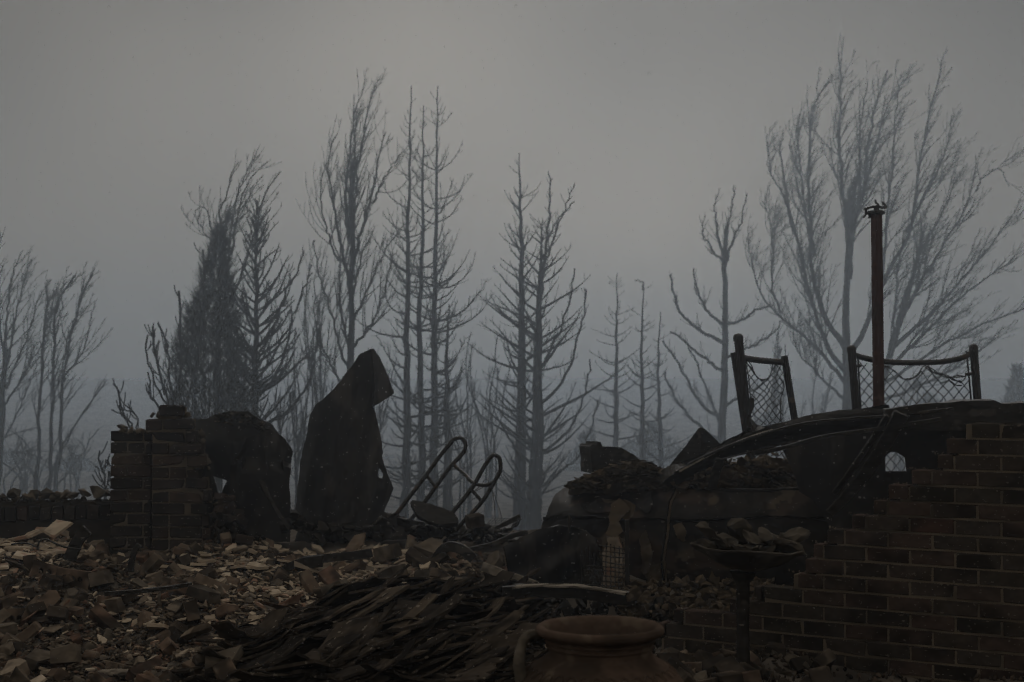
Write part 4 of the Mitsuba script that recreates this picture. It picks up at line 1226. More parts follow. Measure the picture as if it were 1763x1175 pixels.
# crumpled dark sheet, plaster strip and wire grid in front of the tank
cs = thing('crumpled_sheet', 'crumpled blue black sheet with a wavy top edge left of the wire grid', 'metal sheet')
m = sheet([(868, 940), (905, 922), (930, 913), (962, 906), (985, 908), (1010, 916), (1030, 930), (1036, 1020), (880, 1030)], lambda x, y: 9.12 + .05 * math.sin(x / 14) + .02 * math.sin(y / 11 + x / 20), .01, .035)
put(cs, (rough(m[0], .018, 6), m[1]), 'm_black_sheet', smooth=35)
rod = thing('burnt_rod', 'short burnt rod sticking up from the crumpled blue black sheet', 'rod')
put(rod, tube(spline([P(979, 918, 9.05), P(981, 900, 9.05), P(981, 886, 9.06)], 6), .007, 6), 'm_black_metal')
ps = thing('plaster_strip', 'tall tan remnant of plaster standing behind the wire grid', 'plaster')
m = sheet([(1050, 884), (1053, 868), (1066, 858), (1078, 866), (1084, 876), (1072, 890), (1066, 898), (1073, 915), (1064, 921), (1070, 940), (1079, 962), (1074, 985), (1081, 1012), (1034, 1012), (1040, 985), (1036, 955), (1047, 938), (1043, 918), (1050, 904)], lambda x, y: 8.96 + .0006 * (1010 - y), .03, .025)
fc = m[1]; keep = m[0][fc].mean(1)[:, 2] < P(0, 926, 8.96)[2]
for nm, sel, mt, tn in (('upper_remnant', ~keep, 'm_tan', None), ('lower_remnant', keep, 'm_plaster', (1.0, .85))):
    part(ps, nm, (rough(m[0], .010, 22), fc[sel]), mt, tint=tn)
wg = thing('wire_grid', 'black welded wire grid standing in front of the tan plaster remnant', 'wire grid')
ms = []
r = np.random.default_rng(99)
for k in range(12):
    x = 1001 + 7.1 * k
    ms.append(tube(spline([P(x + r.normal() * .8, 938 + (k < 5) * r.uniform(0, 14) + r.uniform(-4, 4) * (k > 4), 8.84), P(x + r.normal(), 975, 8.84), P(x + r.normal(), 1040, 8.80)], 8), .0034, 5))
for k in range(9):
    y = 942 + 8.6 * k
    ms.append(tube(spline([P(1030 - 26 * (k > 3), y - 3 + r.normal(), 8.835), P(1050, y + r.normal(), 8.835), P(1081, y + 3 + r.normal() * 1.5, 8.835)], 8), .0034, 5))
put(wg, join(ms), 'm_black_metal')
pst = thing('charred_post', 'narrow charred upright post right of the wire grid', 'post')
put(pst, strip([(1080, 895), (1079, 950), (1082, 1040)], 8.82, np.linspace(.02, .03, 14), .03, 14), 'm_char')
for k, (o, lab) in enumerate([([(1040, 838), (1078, 828), (1100, 824), (1086, 834), (1060, 852), (1040, 852)], 'curled brown scrap sheet on the upper left of the car wreck'), ([(1075, 860), (1094, 870), (1090, 888), (1078, 896), (1070, 890)], 'curled tan scrap beside the top of the plaster remnant')]):
    t_ = thing('scrap_sheet', lab, 'metal scrap')
    m = sheet(o, lambda x, y: 9.08 - .02 * (k == 0) + .02 * math.sin(x / 7), .01, .02)
    put(t_, (rough(m[0], .01, 14), m[1]), 'm_tan' if k else 'm_ash')

# ash edged plank over the dark hollow
pl = thing('fallen_plank', 'charred plank with a pale ash covered top edge over the dark hollow', 'plank')
v, f = strip([(868, 1019), (920, 1017), (985, 1018), (1040, 1025), (1096, 1032)], (8.55, 8.42), .066, .10, 40)
part(pl, 'board', (rough(v, .006, 12), f), 'm_char')
v, f = strip([(884, 1011), (930, 1008), (985, 1009), (1040, 1016), (1078, 1022)], (8.50, 8.39), .010, .09, 40)
part(pl, 'ash_crust', (rough(v, .005, 26), f), 'm_fibre')
cu = thing('curled_scrap', 'curled scrap at the right end of the ash edged plank', 'metal scrap')
m = sheet([(1078, 1026), (1090, 1014), (1100, 1010), (1112, 1014), (1106, 1022), (1096, 1034), (1080, 1036)], lambda x, y: 8.32 + .03 * math.sin(x / 6), .015, .02)
put(cu, (rough(m[0], .006, 20), m[1]), 'm_ash')
hollow = thing('charred_debris', 'black charred debris added to stand in for the shade in the hollow below the plank', 'debris', kind='stuff')
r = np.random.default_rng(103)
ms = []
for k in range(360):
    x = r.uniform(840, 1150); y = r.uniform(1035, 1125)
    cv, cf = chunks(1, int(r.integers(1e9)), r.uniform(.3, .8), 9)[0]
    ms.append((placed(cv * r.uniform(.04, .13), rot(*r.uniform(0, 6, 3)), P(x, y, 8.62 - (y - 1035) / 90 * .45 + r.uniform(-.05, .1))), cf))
put(hollow, join(ms), 'm_char')  # black colour stands in for the shade of the hollow
foot_litter = thing('ash_litter', 'brown debris lying along the foot of the car wreck behind the stepped wall', 'ash', kind='stuff')
ms = []
for k in range(520):
    x = r.uniform(1060, 1330); y = r.uniform(1000, 1062)
    cv, cf = chunks(1, int(r.integers(1e9)), r.uniform(.25, .7), 10)[0]
    ms.append((placed(cv * r.uniform(.03, .12), rot(*(r.normal(size=3) * .7)), P(x, y, 8.95 - (y - 1000) / 62 * .55 + r.uniform(-.08, .08))), cf))
put(foot_litter, join(ms), 'm_litter')

# ------------------------------------------------------------------ chain-link fence and rusty pole
FD = 10.2


def link_mesh(poly_px, d, pitch, seed, wob=.0):
    """Two families of slanting wires clipped to the panel, with a slight weave in depth."""
    r = np.random.default_rng(seed)
    poly = Polygon(poly_px).buffer(0)
    x0, y0, x1, y1 = poly.bounds
    out = []
    for fam in (1, -1):
        k = x0 - (y1 - y0) - 10
        while k < x1 + (y1 - y0) + 10:
            line = LineString([(k, y0), (k + fam * (y1 - y0) * .86, y1)])
            g = line.intersection(poly)
            for seg in getattr(g, 'geoms', [g]):
                if seg.is_empty or seg.length < 3: continue
                n = max(3, int(seg.length / 6))
                q = [seg.interpolate(u, normalized=True) for u in np.linspace(0, 1, n)]
                pts = np.array([P(a.x + wob * (meshkit.noise(V(a.x / 18, a.y / 18, 0), 1) - .5), a.y + wob * (meshkit.noise(V(a.x / 18, a.y / 18, 4), 2) - .5), d + .008 * math.sin(a.x * .7 + fam)) for a in q])
                out.append(tube(pts, .0031, 4))
            k += pitch
    return join(out)


def post(key, name, p0, p1, r_, mat='m_black_metal', n=8, rough_=.0):
    a, b = np.array(p0), np.array(p1)
    pts = a + (b - a) * np.linspace(0, 1, n)[:, None]
    part(key, name, tube(pts, r_, 14), mat, smooth=40)


def cap(key, p, r_):
    pr = [(0, .022), (r_ * .6, .019), (r_ * .95, .010), (r_ * 1.1, 0), (r_ * 1.12, -.03), (r_, -.032)]
    v, f = lathe(pr, 16)
    part(key, 'cap', (v + p, f), 'm_black_metal', smooth=40)


def foot(p_top, p_bot):
    """Carries a post on down its own line into the ground."""
    a, b = np.array(p_top), np.array(p_bot)
    d = (b - a) / (a[2] - b[2])
    z = float(ground_z(b[0], b[1])) - .1
    return a + d * (a[2] - z)


g1 = thing('wire_fence_panel', 'narrow leaning panel of torn chain link wire between two burnt posts', 'fence')
a = P(1271, 580, FD); post(g1, 'post', a, foot(a, P(1289, 750, FD)), .031)
cap(g1, a, .031)
a = P(1264, 607, FD + .05); post(g1, 'post', a, foot(a, P(1284, 740, FD + .05)), .026)
a = P(1350, 613, FD); post(g1, 'post', a, foot(a, P(1368, 722, FD)), .024)
part(g1, 'top_rail', tube(spline([P(1276, 616, FD), P(1310, 621, FD), P(1350, 624, FD)], 10), .021, 10), 'm_black_metal', smooth=40)
part(g1, 'wire_mesh', link_mesh([(1282, 620), (1296, 636), (1305, 650), (1318, 658), (1326, 646), (1329, 626), (1350, 628), (1352, 660), (1345, 690), (1352, 735), (1360, 800), (1296, 800)], FD - .02, 12.6, 4, 7.0), 'm_black_metal')
part(g1, 'torn_wire', join([tube(spline([P(x, y, FD - .03) for x, y in q], 16), .0036, 4) for q in ([(1284, 622), (1296, 640), (1306, 652), (1318, 657), (1327, 644), (1330, 626)], [(1288, 622), (1294, 630), (1300, 645), (1312, 654), (1322, 652)], [(1342, 650), (1350, 665), (1344, 690), (1344, 720), (1352, 740)], [(1284, 626), (1290, 660), (1292, 690), (1290, 720)])]), 'm_black_metal')
lt = thing('gate_latch', 'burnt latch plate hanging beside the left post of the narrow panel', 'latch')
put(lt, sheet([(1293, 684), (1298, 686), (1299, 700), (1294, 712), (1289, 716), (1290, 700)], lambda x, y: FD - .05, .03, .02), 'm_black_metal')

g2 = thing('wire_fence_panel', 'wide chain link fence panel with a sagging top rail and curled torn wire', 'fence')
a = P(1466, 600, FD); post(g2, 'post', a, foot(a, P(1474, 706, FD)), .0275); cap(g2, a, .0275)
a = P(1676, 598, FD); post(g2, 'post', a, foot(a, P(1683, 690, FD)), .0275); cap(g2, a, .0275)
part(g2, 'top_rail', tube(spline([P(1470, 611, FD), P(1485, 616, FD), P(1510, 621, FD), P(1560, 625, FD), P(1610, 624, FD), P(1650, 618, FD), P(1668, 611, FD), P(1674, 606, FD)], 30), .019, 10), 'm_black_metal', smooth=40)
for q in ([(1477, 618), (1482, 706), (1487, 830)], [(1664, 604), (1672, 690), (1684, 830)]):
    part(g2, 'tension_bar', tube([P(x, y, FD) for x, y in q], .006, 6), 'm_black_metal')
for q in ([(1474, 631), (1483, 630)], [(1662, 645), (1680, 643)]):
    part(g2, 'clamp', tube([P(x, y, FD - .01) for x, y in q], .011, 8), 'm_black_metal')
part(g2, 'wire_mesh', link_mesh([(1478, 622), (1505, 629), (1530, 632), (1545, 645), (1562, 656), (1580, 645), (1592, 631), (1605, 637), (1625, 650), (1645, 655), (1668, 650), (1684, 830), (1487, 830)], FD - .02, 18.2, 6, 2.5), 'm_black_metal')
part(g2, 'torn_wire', join([tube(spline([P(x, y + dy, FD - .03) for x, y in q], 30), .0036, 4) for dy, q in ((0, [(1528, 630), (1545, 644), (1562, 655), (1580, 645), (1592, 630), (1606, 636), (1625, 649), (1640, 650), (1664, 648)]), (3, [(1522, 627), (1540, 636), (1556, 650), (1572, 648), (1586, 636)]),
          (0, [(1592, 632), (1602, 640), (1612, 652), (1622, 660), (1634, 656), (1648, 664), (1656, 664)]), (0, [(1598, 630), (1612, 644), (1628, 646), (1640, 652), (1655, 660)]), (0, [(1640, 650), (1650, 647), (1662, 650), (1655, 657), (1642, 655), (1634, 650)]), (0, [(1608, 642), (1620, 643), (1632, 652), (1638, 660)])) ]), 'm_black_metal')

pole = thing('rusty_pole', 'tall rusty red brown pipe pole with a burnt bracket on top', 'pole')
PD = 9.5
a = P(1509, 364, PD)
post(pole, 'pipe', a, foot(a, P(1513, 706, PD)), .036, 'm_pole', 40)
v, f = lathe([(0, .012), (.052, .012), (.056, .006), (.056, -.008), (.037, -.012)], 24)
part(pole, 'flange', (v + P(1508, 367, PD), f), 'm_black_metal', smooth=30)
part(pole, 'hub', tube([P(1509, 368, PD), P(1509, 357, PD)], [.024, .016], 10), 'm_black_metal')
part(pole, 'bracket', strip([(1488, 361), (1497, 358), (1509, 356), (1521, 358), (1526, 357)], PD, .012, .035, 14), 'm_black_metal')
for q in ([(1507, 344), (1508, 349), (1512, 353), (1512, 358)], [(1519, 348), (1523, 353), (1526, 356), (1522, 359)], [(1491, 360), (1491, 367), (1486, 375)], [(1496, 370), (1498, 374), (1495, 375)]):
    part(pole, 'hook', tube(spline([P(x, y, PD) for x, y in q], 10), .0065, 7), 'm_black_metal', smooth=40)

# ------------------------------------------------------------------ bird bath with stones
BD = 7.2
bath = thing('bird_bath', 'dark bird bath on a slim pedestal in front of the stepped wall, heaped with debris', 'bird bath')
bc = P(1286, 945, BD)
prof = [(.02, -.105), (.06, -.10), (.12, -.082), (.19, -.048), (.245, -.012), (.268, .004), (.272, .012), (.262, .014), (.235, -.002), (.18, -.03), (.1, -.058), (0, -.068)]
v, f = lathe(prof, 56)
v = rough(placed(v, rot(0, .055, 0), bc), .016, 8)
part(bath, 'bowl', (v, f), 'm_stone', smooth=40, tint=(.95, .1))
zb = float(ground_z(bc[0], bc[1])) - .05
hb = bc[2] - .11 - zb
prof = [(.10, 0), (.10, .03), (.06, .05), (.034, .09), (.030, hb * .5), (.032, hb * .9), (.05, hb * .96), (.062, hb), (0, hb)]
v, f = lathe(prof, 28)
part(bath, 'pedestal', (rough(v, .004, 12) + V(bc[0] - .02, bc[1], zb), f), 'm_char', smooth=40)
r = np.random.default_rng(107)
spec = [(1226, 915, .13, 'rubble lump at the left in the bird bath, the highest one'), (1216, 934, .085, 'small lump at the left rim of the bird bath'), (1276, 912, .155, 'long rounded rubble lump on top middle of the bird bath heap'), (1252, 935, .11, 'pointed rubble lump left of centre in the bird bath'),
        (1286, 936, .11, 'rubble lump in the front centre of the bird bath'), (1316, 940, .10, 'rubble lump right of centre in the bird bath'), (1325, 920, .10, 'rubble lump at the back right of the bird bath'), (1352, 932, .15, 'largest grey rubble lump at the right in the bird bath'), (1366, 918, .10, 'rubble lump on the far right rim of the bird bath'), (1246, 918, .10, 'rubble lump behind the highest lump in the bird bath'), (1300, 918, .11, 'rubble lump behind the middle of the bird bath heap'), (1340, 946, .09, 'low rubble lump at the front right rim of the bird bath'), (1262, 948, .08, 'low rubble lump at the front left rim of the bird bath')]
for k, (x, y, s_, lab) in enumerate(spec):
    t_ = thing('rubble_lump', lab, 'rubble', 'lumps heaped in the bird bath')
    cv, cf = chunks(1, 1500 + k, .7, 16)[0]
    m = trimesh.Trimesh(cv, cf).subdivide().subdivide().subdivide()
    v = rough(placed(m.vertices * s_ * V(1.75, 1.5, 1.25), rot(r.normal() * .3, r.normal() * .35, r.uniform(0, 6)), P(x, y + 7, BD + r.uniform(-.04, .10))), .030, 15, k)
    put(t_, (v, m.faces), 'm_stone', uv=np.tile([r.uniform(.85, 1), r.uniform(0, .5)], (len(v), 1)))

# ------------------------------------------------------------------ clay pot in front
pot = thing('clay_pot', 'large terracotta jar with a thick rim and a side handle, standing in the foreground', 'pot')
KD = 4.6
pc = P(1033, 1080, KD)
out = [(.10, -.74), (.17, -.735), (.20, -.70), (.26, -.55), (.295, -.40), (.300, -.32), (.285, -.235), (.255, -.165), (.232, -.136), (.205, -.113), (.178, -.096), (.162, -.084), (.157, -.074), (.158, -.062), (.164, -.058), (.164, -.053), (.159, -.049), (.160, -.044), (.168, -.041), (.168, -.036),
       (.163, -.033), (.166, -.028), (.182, -.024), (.192, -.017), (.196, -.008), (.193, .002), (.184, .007), (.174, .005), (.166, -.003), (.158, -.018), (.150, -.05), (.146, -.085), (.19, -.11), (.245, -.17), (.28, -.3), (.26, -.5), (.18, -.70), (0, -.715)]
v, f = lathe(out, 96)
part(pot, 'body', (rough(v, .0025, 9) + pc, f), 'm_terracotta', smooth=45)
hp = spline([V(-.175, .03, -.028), V(-.212, .02, -.026), V(-.236, .01, -.055), V(-.246, -.055, -.10), V(-.238, -.05, -.16), V(-.245, -.04, -.21), V(-.262, -.03, -.245)], 24)
part(pot, 'handle', tube(hp + pc, np.linspace(.015, .021, 24), 12), 'm_stone', smooth=True, tint=(.9, .3), label='soot greyed side handle')
hp2 = spline([V(.17, .10, -.012), V(.20, .12, -.012), V(.215, .13, -.045), V(.22, .13, -.10), V(.215, .13, -.16), V(.222, .12, -.21), V(.235, .11, -.245)], 24)
ms = []
for k in range(34):
    a0 = 2 * np.pi * k / 34
    q = []
    for u in np.linspace(0, np.pi, 9):
        aa = a0 + math.cos(u) * .075
        zz = -.135 - .0 + .020 * math.sin(u)
        rr = np.interp(-zz, [.096, .113, .136, .165], [.178, .205, .232, .255]) + .001
        q.append(V(rr * math.cos(aa), rr * math.sin(aa), zz))
    ms.append(tube(np.array(q) + pc, .0035, 5))
part(pot, 'relief_band', join(ms), 'm_terracotta', smooth=45)

# ------------------------------------------------------------------ rubble
heap = thing('rubble_heap', 'wide heap of broken bricks, plaster and ash filling the left foreground', 'rubble heap')
put(heap + '__ash_bed', (np.zeros((3, 3)), np.array([[0, 1, 2]])), 'm_ash'); del scene[heap + '__ash_bed']
r = np.random.default_rng(123)
RB, HB, ST, PL = unit_bricks(14, 9, .03, 1.2), chunks(16, 12, .75, 12), chunks(16, 13, .8, 14), plates(16, 14)


def cored_brick(n):
    """A brick with a row of round holes through it."""
    import manifold3d as mf
    b = mf.Manifold.cube((.2, .1, .065), True)
    for i in range(n):
        b = b - mf.Manifold.cylinder(.2, .016, .016, 10, True).translate(((i - (n - 1) / 2) * .045, 0, 0))
    m = b.to_mesh()
    return np.array(m.vert_properties[:, :3]), np.array(m.tri_verts)


def proj(p):
    return CX + p[0] / p[1] * F, HY + (EYE - p[2]) / p[1] * F


def palness(px, py):
    """Where the photograph shows pale plaster lying about."""
    g = lambda cx, cy, sx, sy: math.exp(-((px - cx) / sx) ** 2 - ((py - cy) / sy) ** 2)
    return min(1, 1.2 * g(40, 948, 85, 34) + 1.3 * g(95, 928, 60, 20) + 1.1 * g(520, 940, 90, 22) + .9 * g(680, 940, 80, 22) + .55 * g(400, 975, 70, 30) + .5 * g(480, 1030, 110, 40) + .45 * g(640, 985, 150, 25) + .25 * g(300, 1060, 160, 30) + .45 * g(780, 950, 60, 16) + .06)


def in_shingle(px, py):
    return py > np.interp(px, [380, 520, 700, 900], [1110, 1050, 1018, 1010]) and px > 400


def lay(shape, size, x, y, tilt, sink, mat, name, tint, owner, spin=None):
    v, f = shape
    R = rot(r.normal() * tilt, r.normal() * tilt, r.uniform(0, 6.3) if spin is None else spin)
    v = rough(placed(v * size, R, V(x, y, 0)), min(.007, .3 * min(size)), 16, 3) - V(x, y, 0)
    v = v + V(x, y, GZ[0] + sink * np.ptp(v[:, 2]))
    return part(owner, name, (v, f), mat, tint=tint)


GZ = [0.0]


def scatter(n, xr, yr, fn):
    k = 0
    for _ in range(60):
        x, y = r.uniform(*xr, 2000), r.uniform(*yr, 2000)
        z = ground_z(x, y)
        for i_ in range(2000):
            GZ[0] = float(z[i_])
            px, py = proj((x[i_], y[i_], z[i_]))
            k += bool(fn(x[i_], y[i_], px, py))
            if k >= n: return


small_brick, small_pale, small_dark = [], [], []
XR, YR = (-3.6, .95), (6.3, 9.75)


def visible(px, py):
    return -60 < px < 960 and py < 1230


def f_brick(x, y, px, py):
    if not visible(px, py) or (in_shingle(px, py) and r.random() < .9) or r.random() < palness(px, py) * .95: return False
    whole = r.random() < .3
    s_ = V(.2 if whole else r.uniform(.05, .12), r.uniform(.06, .1), .06) * r.uniform(.95, 1.05)
    shp = RB[r.integers(len(RB))] if r.random() < .8 else HB[r.integers(len(HB))]
    lay(shp, s_ * (1 if whole else V(1, 1, 1)), x, y, .45, .22, 'm_rubble_brick', 'brick', r.random(2), heap)
    return True


scatter(190, XR, YR, f_brick)
for (px, py, d) in [(82, 975, 8.75), (128, 985, 8.7), (38, 1050, 8.15), (330, 1060, 8.0)]:
    p = P(px, py, d)
    v, f = cored_brick(3)
    lay((v, f), V(1, 1, 1), p[0], p[1], .2, .5, 'm_rubble_brick', 'cored_brick', (r.uniform(.2, .8), r.uniform(.5, .9)), heap) if False else part(heap, 'cored_brick', (placed(v, rot(1.2 + r.normal() * .35, r.normal() * .5, r.normal() * .7), V(p[0], p[1], float(ground_z(p[0], p[1])) + .045)), f), 'm_rubble_brick', tint=(r.uniform(.2, .8), r.uniform(.5, .9)))


def f_plaster(x, y, px, py):
    if not visible(px, py) or r.random() > palness(px, py) * 1.1 or in_shingle(px, py): return False
    s_ = r.uniform(.06, .17) * (1.7 if px < 140 and r.random() < .45 else 1)
    lay(PL[r.integers(len(PL))], V(s_, s_, r.uniform(.009, .02)), x, y, .26 if s_ < .12 else .15, .9, 'm_plaster', 'plaster_piece', r.random(2) * V(1, .8), heap)
    return True


scatter(270, XR, YR, f_plaster)


def f_slab(x, y, px, py):
    if not visible(px, py) or (in_shingle(px, py) and r.random() < .6): return False
    s_ = r.uniform(.10, .27)
    lay(PL[r.integers(len(PL))] if r.random() < .45 else ST[r.integers(len(ST))], V(s_, s_ * r.uniform(.6, 1), r.uniform(.03, .08)), x, y, .30, .6, ('m_stone', 'm_rubble_brick', 'm_plaster')[r.choice(3, p=[.55, .25, .2])], 'slab_piece', V(r.random() * .6, r.uniform(.45, 1)), heap)
    return True


scatter(135, XR, YR, f_slab)


def f_stone(x, y, px, py):
    if not visible(px, py) or (in_shingle(px, py) and r.random() < .85): return False
    s_ = r.uniform(.05, .13)
    lay(ST[r.integers(len(ST))], V(s_ * 1.3, s_, s_ * .65), x, y, .4, .2, 'm_stone', 'stone', r.random(2), heap)
    return True


scatter(220, XR, YR, f_stone)


def f_small(x, y, px, py):
    if not visible(px, py): return False
    z = GZ[0]
    pale = r.random() < .62 * palness(px, py)
    s_ = r.uniform(.012, .05) * (1.2 if pale else 1)
    shp = PL[r.integers(len(PL))] if pale and r.random() < .7 else HB[r.integers(len(HB))]
    sz = V(s_ * 1.6, s_ * 1.2, .008) if pale else V(s_ * 1.3, s_, s_ * .8)
    v = placed(shp[0] * sz, rot(r.normal() * .36, r.normal() * .36, r.uniform(0, 6)), V(x, y, z + s_ * .15 + (.03 * r.random() if pale else .02 * r.random())))
    u = r.random()
    (small_pale if pale else small_brick if u < .5 else small_dark).append((v, shp[1], r.random(2)))
    return True


scatter(24000, XR, YR, f_small)
# dust-fine crumbs near the crest and the right-hand base of the stepped wall
heap2 = thing('rubble_heap', 'small dark heap of broken bricks between the clay pot and the bird bath pedestal', 'rubble heap')


def f_right(x, y, px, py):
    if not (1110 < px < 1420 and 1085 < py < 1230): return False
    # keep clear of the wall's face
    if (V(x, y, 0) - W0) @ N < .02: return False
    s_ = r.uniform(.05, .13)
    u = r.random()
    if u < .5: lay(RB[r.integers(len(RB))], V(r.uniform(.07, .2), .1, .065), x, y, .5, .2, 'm_rubble_brick', 'brick', V(r.random(), r.random() * .35), heap2)
    else: lay(ST[r.integers(len(ST))], V(s_ * 1.2, s_, s_ * .85), x, y, .5, .2, 'm_stone', 'stone', V(r.uniform(.5, 1), r.random() * .6), heap2)
    return True


scatter(90, (.5, 2.0), (6.2, 8.1), f_right)
sm2 = []


def f_right_small(x, y, px, py):
    if not (1080 < px < 1800 and 1075 < py < 1230) or (V(x, y, 0) - W0) @ N < .01: return False
    s_ = r.uniform(.012, .05)
    shp = HB[r.integers(len(HB))]
    sm2.append((placed(shp[0] * V(s_ * 1.3, s_, s_ * .8), rot(*r.uniform(0, 6, 3)), V(x, y, GZ[0] + s_ * .2)), shp[1], r.random(2) * V(1, .35)))
    return True


scatter(1400, (.4, 2.6), (6.0, 8.1), f_right_small)


def put_small(owner, name, items, mat):
    v, f = join([(a, b) for a, b, _ in items])
    uv = np.vstack([np.tile(c, (len(a), 1)) for a, _, c in items])
    key = fresh(owner + '__' + name)
    put(key, (v, f), mat, uv=uv)
    labels[key] = {'kind': 'stuff'}


put_small(heap, 'brick_crumbs', small_brick, 'm_rubble_brick')
put_small(heap, 'plaster_crumbs', small_pale, 'm_plaster')
put_small(heap, 'stone_crumbs', small_dark, 'm_stone')
put_small(heap2, 'brick_crumbs', sm2, 'm_rubble_brick')

def on_ground(px, py):
    d = 8.0
    for _ in range(14):
        p = P(px, py, d); d = d * .5 + .5 * np.clip((EYE - float(ground_z(p[0], p[1]))) * F / (py - HY), 5.5, 10.5)
    return P(px, py, d)


# charred layered roofing in the middle foreground
sh = thing('charred_roofing', 'sloping heap of charred layered roofing strips in the middle foreground', 'roofing heap')
r = np.random.default_rng(131)
for k in range(260):
    px = r.uniform(370, 900); py = r.uniform(1010, 1200)
    if not in_shingle(px, py - 8): continue
    # the ground point under the pixel
    d = 8.0
    for _ in range(12):
        p = P(px, py, d); d = d * .5 + .5 * np.clip((EYE - float(ground_z(p[0], p[1]))) * F / (py - HY), 5.5, 10)
    p = P(px, py, d)
    L, W_ = (r.uniform(.3, .75), r.uniform(.04, .12)) if r.random() < .5 else (r.uniform(.25, .6), r.uniform(.14, .30))
    n = 12
    t = np.linspace(-.5, .5, n)
    hd = math.radians(38 + r.normal() * 13)
    dirx = unit(V(math.cos(hd), math.sin(hd), 0))
    bend = r.normal() * .05
    line = np.array([p + dirx * L * q for q in t])
    gzl = ground_z(line[:, 0], line[:, 1])
    line[:, 2] = .8 * gzl.mean() + .2 * gzl + t * L * (.16 + r.normal() * .10) + bend * (t * 2) ** 2 + r.uniform(.0, .07) + .06 * math.exp(-((px - 680) / 130) ** 2)
    side = unit(np.cross(UP, dirx)) ; tiltv = math.radians(r.normal() * 9 - 13)
    sd = side * math.cos(tiltv) + UP * math.sin(tiltv)
    th = r.uniform(.005, .016)
    w = W_ * (1 + .13 * r.normal(size=n))
    nrm = np.cross(dirx, sd)
    v = np.stack([line + sd * w[:, None] / 2, line - sd * w[:, None] / 2, line - sd * w[:, None] / 2 - nrm * th, line + sd * w[:, None] / 2 - nrm * th], 1).reshape(-1, 3)
    f = []
    for i_ in range(n - 1):
        for j_ in range(4):
            k_ = (j_ + 1) % 4
            f.append([i_ * 4 + j_, i_ * 4 + k_, i_ * 4 + 4 + k_, i_ * 4 + 4 + j_])
    f = np.vstack([tri(np.array(f)), [[0, 2, 1], [0, 3, 2], [44, 45, 46], [44, 46, 47]]])
    part(sh, 'strip', (rough(v, .011, 9, k), f), 'm_shingle', tint=r.random(2))

for k, (x0_, y0_, x1_, y1_, w) in enumerate([(420, 1128, 640, 1062, .06), (500, 1150, 760, 1080, .075), (560, 1090, 720, 1030, .05), (450, 1100, 560, 1075, .045), (600, 1170, 860, 1110, .07), (640, 1062, 800, 1040, .05)]):
    q0, q1 = on_ground(x0_, y0_), on_ground(x1_, y1_)
    pts = spline([q0 + UP * .06, (q0 + q1) / 2 + UP * (.10 + .02 * r.normal()), q1 + UP * .08], 24)
    t = np.gradient(pts, axis=0); t /= np.linalg.norm(t, axis=1, keepdims=True)
    b_ = np.cross(t, UP); b_ /= np.linalg.norm(b_, axis=1, keepdims=True); c_ = np.cross(b_, t)
    ww = w * (1 + .18 * r.normal(size=24))[:, None]
    v = np.stack([pts - b_ * ww / 2 - c_ * ww * .35, pts + b_ * ww / 2 - c_ * ww * .35, pts + b_ * ww / 2 + c_ * ww * .35, pts - b_ * ww / 2 + c_ * ww * .35], 1).reshape(-1, 3)
    f = [[i_ * 4 + j_, i_ * 4 + (j_ + 1) % 4, i_ * 4 + 4 + (j_ + 1) % 4, i_ * 4 + 4 + j_] for i_ in range(23) for j_ in range(4)]
    part(sh, 'timber', (rough(v, .008, 18, k), np.vstack([tri(np.array(f)), [[0, 2, 1], [0, 3, 2], [92, 93, 94], [92, 94, 95]]])), 'm_shingle', tint=(r.uniform(.5, 1), r.uniform(0, .5)))

# single things lying on the rubble
def lump(name, label, cat, px, py, size, mat, seed, lift=.3, tint=(.5, .5), rz=0.0, amp=.014):
    t_ = thing(name, label, cat)
    cv, cf = chunks(1, seed, 1, 18)[0]
    m = trimesh.Trimesh(cv, cf)
    m = m.subdivide_loop(3) if name == 'insulation_clump' else m.subdivide().subdivide()
    c = on_ground(px, py) + UP * size[2] * lift
    v = rough(placed(m.vertices * np.array(size), rot(0, 0, rz), c), amp, 14, seed)
    put(t_, (v, m.faces), mat, uv=np.tile(tint, (len(v), 1)))


lump('insulation_clump', 'ash grey fibrous clump lying left of the clay pot', 'insulation', 868, 1128, (.36, .22, .12), 'm_fibre', 2001, .5, rz=.5, amp=.02)
lump('insulation_clump', 'rounded tan ended clump in the middle of the rubble below the bent strip', 'insulation', 795, 1018, (.20, .16, .10), 'm_plaster', 2002, .4, (.8, .6), rz=-.5)
lump('insulation_clump', 'pale crusted lump low at the bottom edge of the rubble', 'insulation', 215, 1168, (.34, .16, .07), 'm_fibre', 2003, .4, rz=.2)
lump('rubble_block', 'large tan brick block leaning against the low wall', 'block', 190, 938, (.13, .12, .16), 'm_rubble_brick', 2004, .4, (.6, .5))
lump('rubble_block', 'tan brick block before the left pillar foot', 'block', 287, 955, (.10, .10, .10), 'm_rubble_brick', 2005, .4, (.5, .8))
lump('rubble_block', 'pointed brown block near the middle of the crest', 'block', 705, 955, (.13, .12, .17), 'm_plaster', 2006, .4, (.9, .95))
lump('rubble_block', 'dark rounded lump in front of the rubble middle', 'block', 735, 1008, (.20, .16, .15), 'm_stone', 2007, .3, (.9, .1))
lump('rubble_block', 'dark brown lump left of the darker rounded lump', 'block', 655, 1012, (.18, .15, .12), 'm_stone', 2008, .3, (.9, .3))

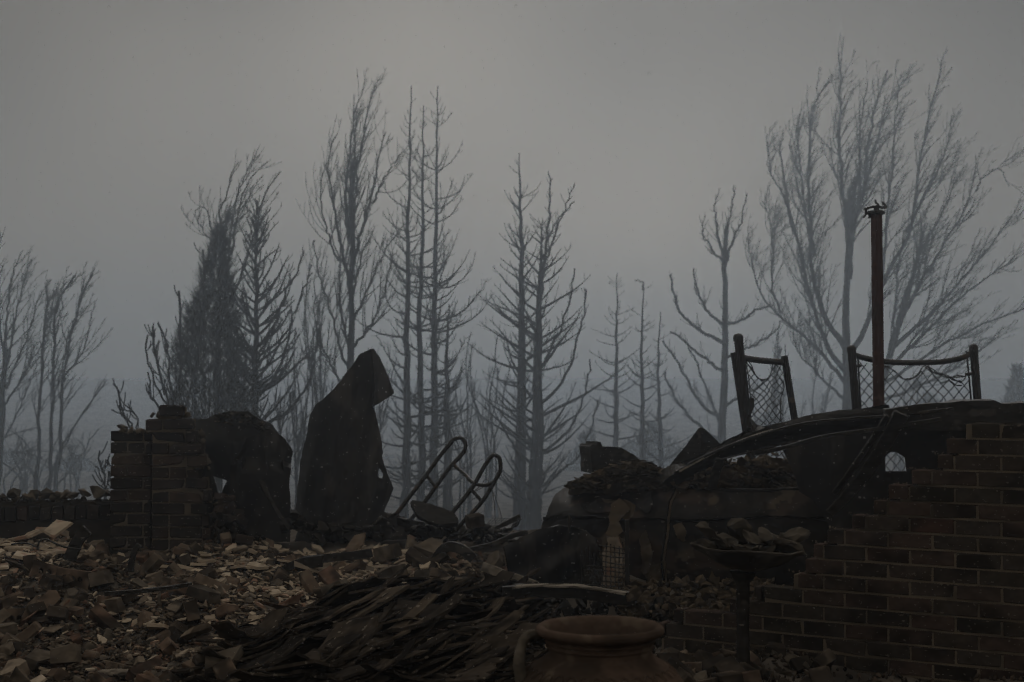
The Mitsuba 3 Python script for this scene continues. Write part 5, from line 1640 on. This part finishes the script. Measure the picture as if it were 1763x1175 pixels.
for k, (px, d, w, lab) in enumerate([
    ([(742, 990), (776, 941), (816, 963)], 8.95, .06, 'bent black strip like a small gable in the middle rubble'),
    ([(806, 947), (850, 936), (885, 922), (908, 916)], 9.2, .026, 'charred rod rising right across the crest of the rubble'),
    ([(470, 972), (540, 964), (600, 958), (640, 952)], 9.15, .05, 'charred board below the pale plaster chips'),
    ([(180, 1022), (260, 1016), (330, 1006)], 8.2, .02, 'flat dark strip lying across the left rubble'),
    ([(490, 985), (520, 972), (556, 966)], 9.0, .07, 'short dark board under the charred board'),
    ([(830, 975), (870, 990), (905, 1002), (925, 1010)], 8.7, .05, 'fibrous grey board sloping down to the plank'),
    ([(120, 965), (135, 930), (150, 912)], 8.9, .07, 'black bent strip standing in the left rubble'),
    ([(225, 985), (232, 950), (240, 938)], 8.85, .03, 'narrow grey board standing beside the tan block')]):
    t_ = thing('charred_board', lab, 'board')
    v, f = strip(px, d, w, .03, 18)
    put(t_, (rough(v, .006, 12, k), f), 'm_fibre' if k in (5,) else 'm_char')
cb = thing('burnt_cable', 'black burnt cable looping over the pale plaster at the left', 'cable')
put(cb, tube(spline([P(20, 938, 8.95), P(48, 936, 8.9), P(64, 942, 8.85), P(68, 932, 8.85), P(78, 929, 8.85), P(95, 936, 8.82), P(115, 943, 8.8), P(140, 946, 8.8)], 40), .006, 6), 'm_black_metal', smooth=40)

# ------------------------------------------------------------------ ash falling through the air
fl = thing('falling_ash', 'pale ash flakes drifting down through the air', 'ash', kind='stuff')
r = np.random.default_rng(141)
nf = 22000
c = np.column_stack([r.uniform(-3.6, 3.6, nf), r.uniform(3.0, 11.5, nf), r.uniform(.0, 4.3, nf)])
s_ = r.uniform(.0006, .0016, nf) * (1 + (r.random(nf) < .06) * 1.0)
o = np.array([[1, 0, 0], [-.5, .8, 0], [-.6, -.7, .1], [0, 0, .5], [0, 0, -.5]], float)
of = np.array([[0, 1, 3], [1, 2, 3], [2, 0, 3], [1, 0, 4], [2, 1, 4], [0, 2, 4]])
q = r.normal(size=(nf, 3, 3)); q = np.linalg.qr(q)[0]
v = np.einsum('nij,kj->nki', q, o) * s_[:, None, None] + c[:, None]
put(fl, (v.reshape(-1, 3), (of[None] + 5 * np.arange(nf)[:, None, None]).reshape(-1, 3)), 'm_flake')

# ------------------------------------------------------------------ smoke haze
labels['haze'] = {'label': 'thin grey blue smoke haze filling the air', 'kind': 'stuff'}
scene['haze'] = {'type': 'cube', 'to_world': T().translate([(hx0 + hx1) / 2, (hy0 + hy1) / 2, (hz0 + hz1) / 2]).scale([(hx1 - hx0) / 2, (hy1 - hy0) / 2, (hz1 - hz0) / 2]), 'bsdf': {'type': 'null'}, 'interior': {'type': 'ref', 'id': 'haze_air'}}
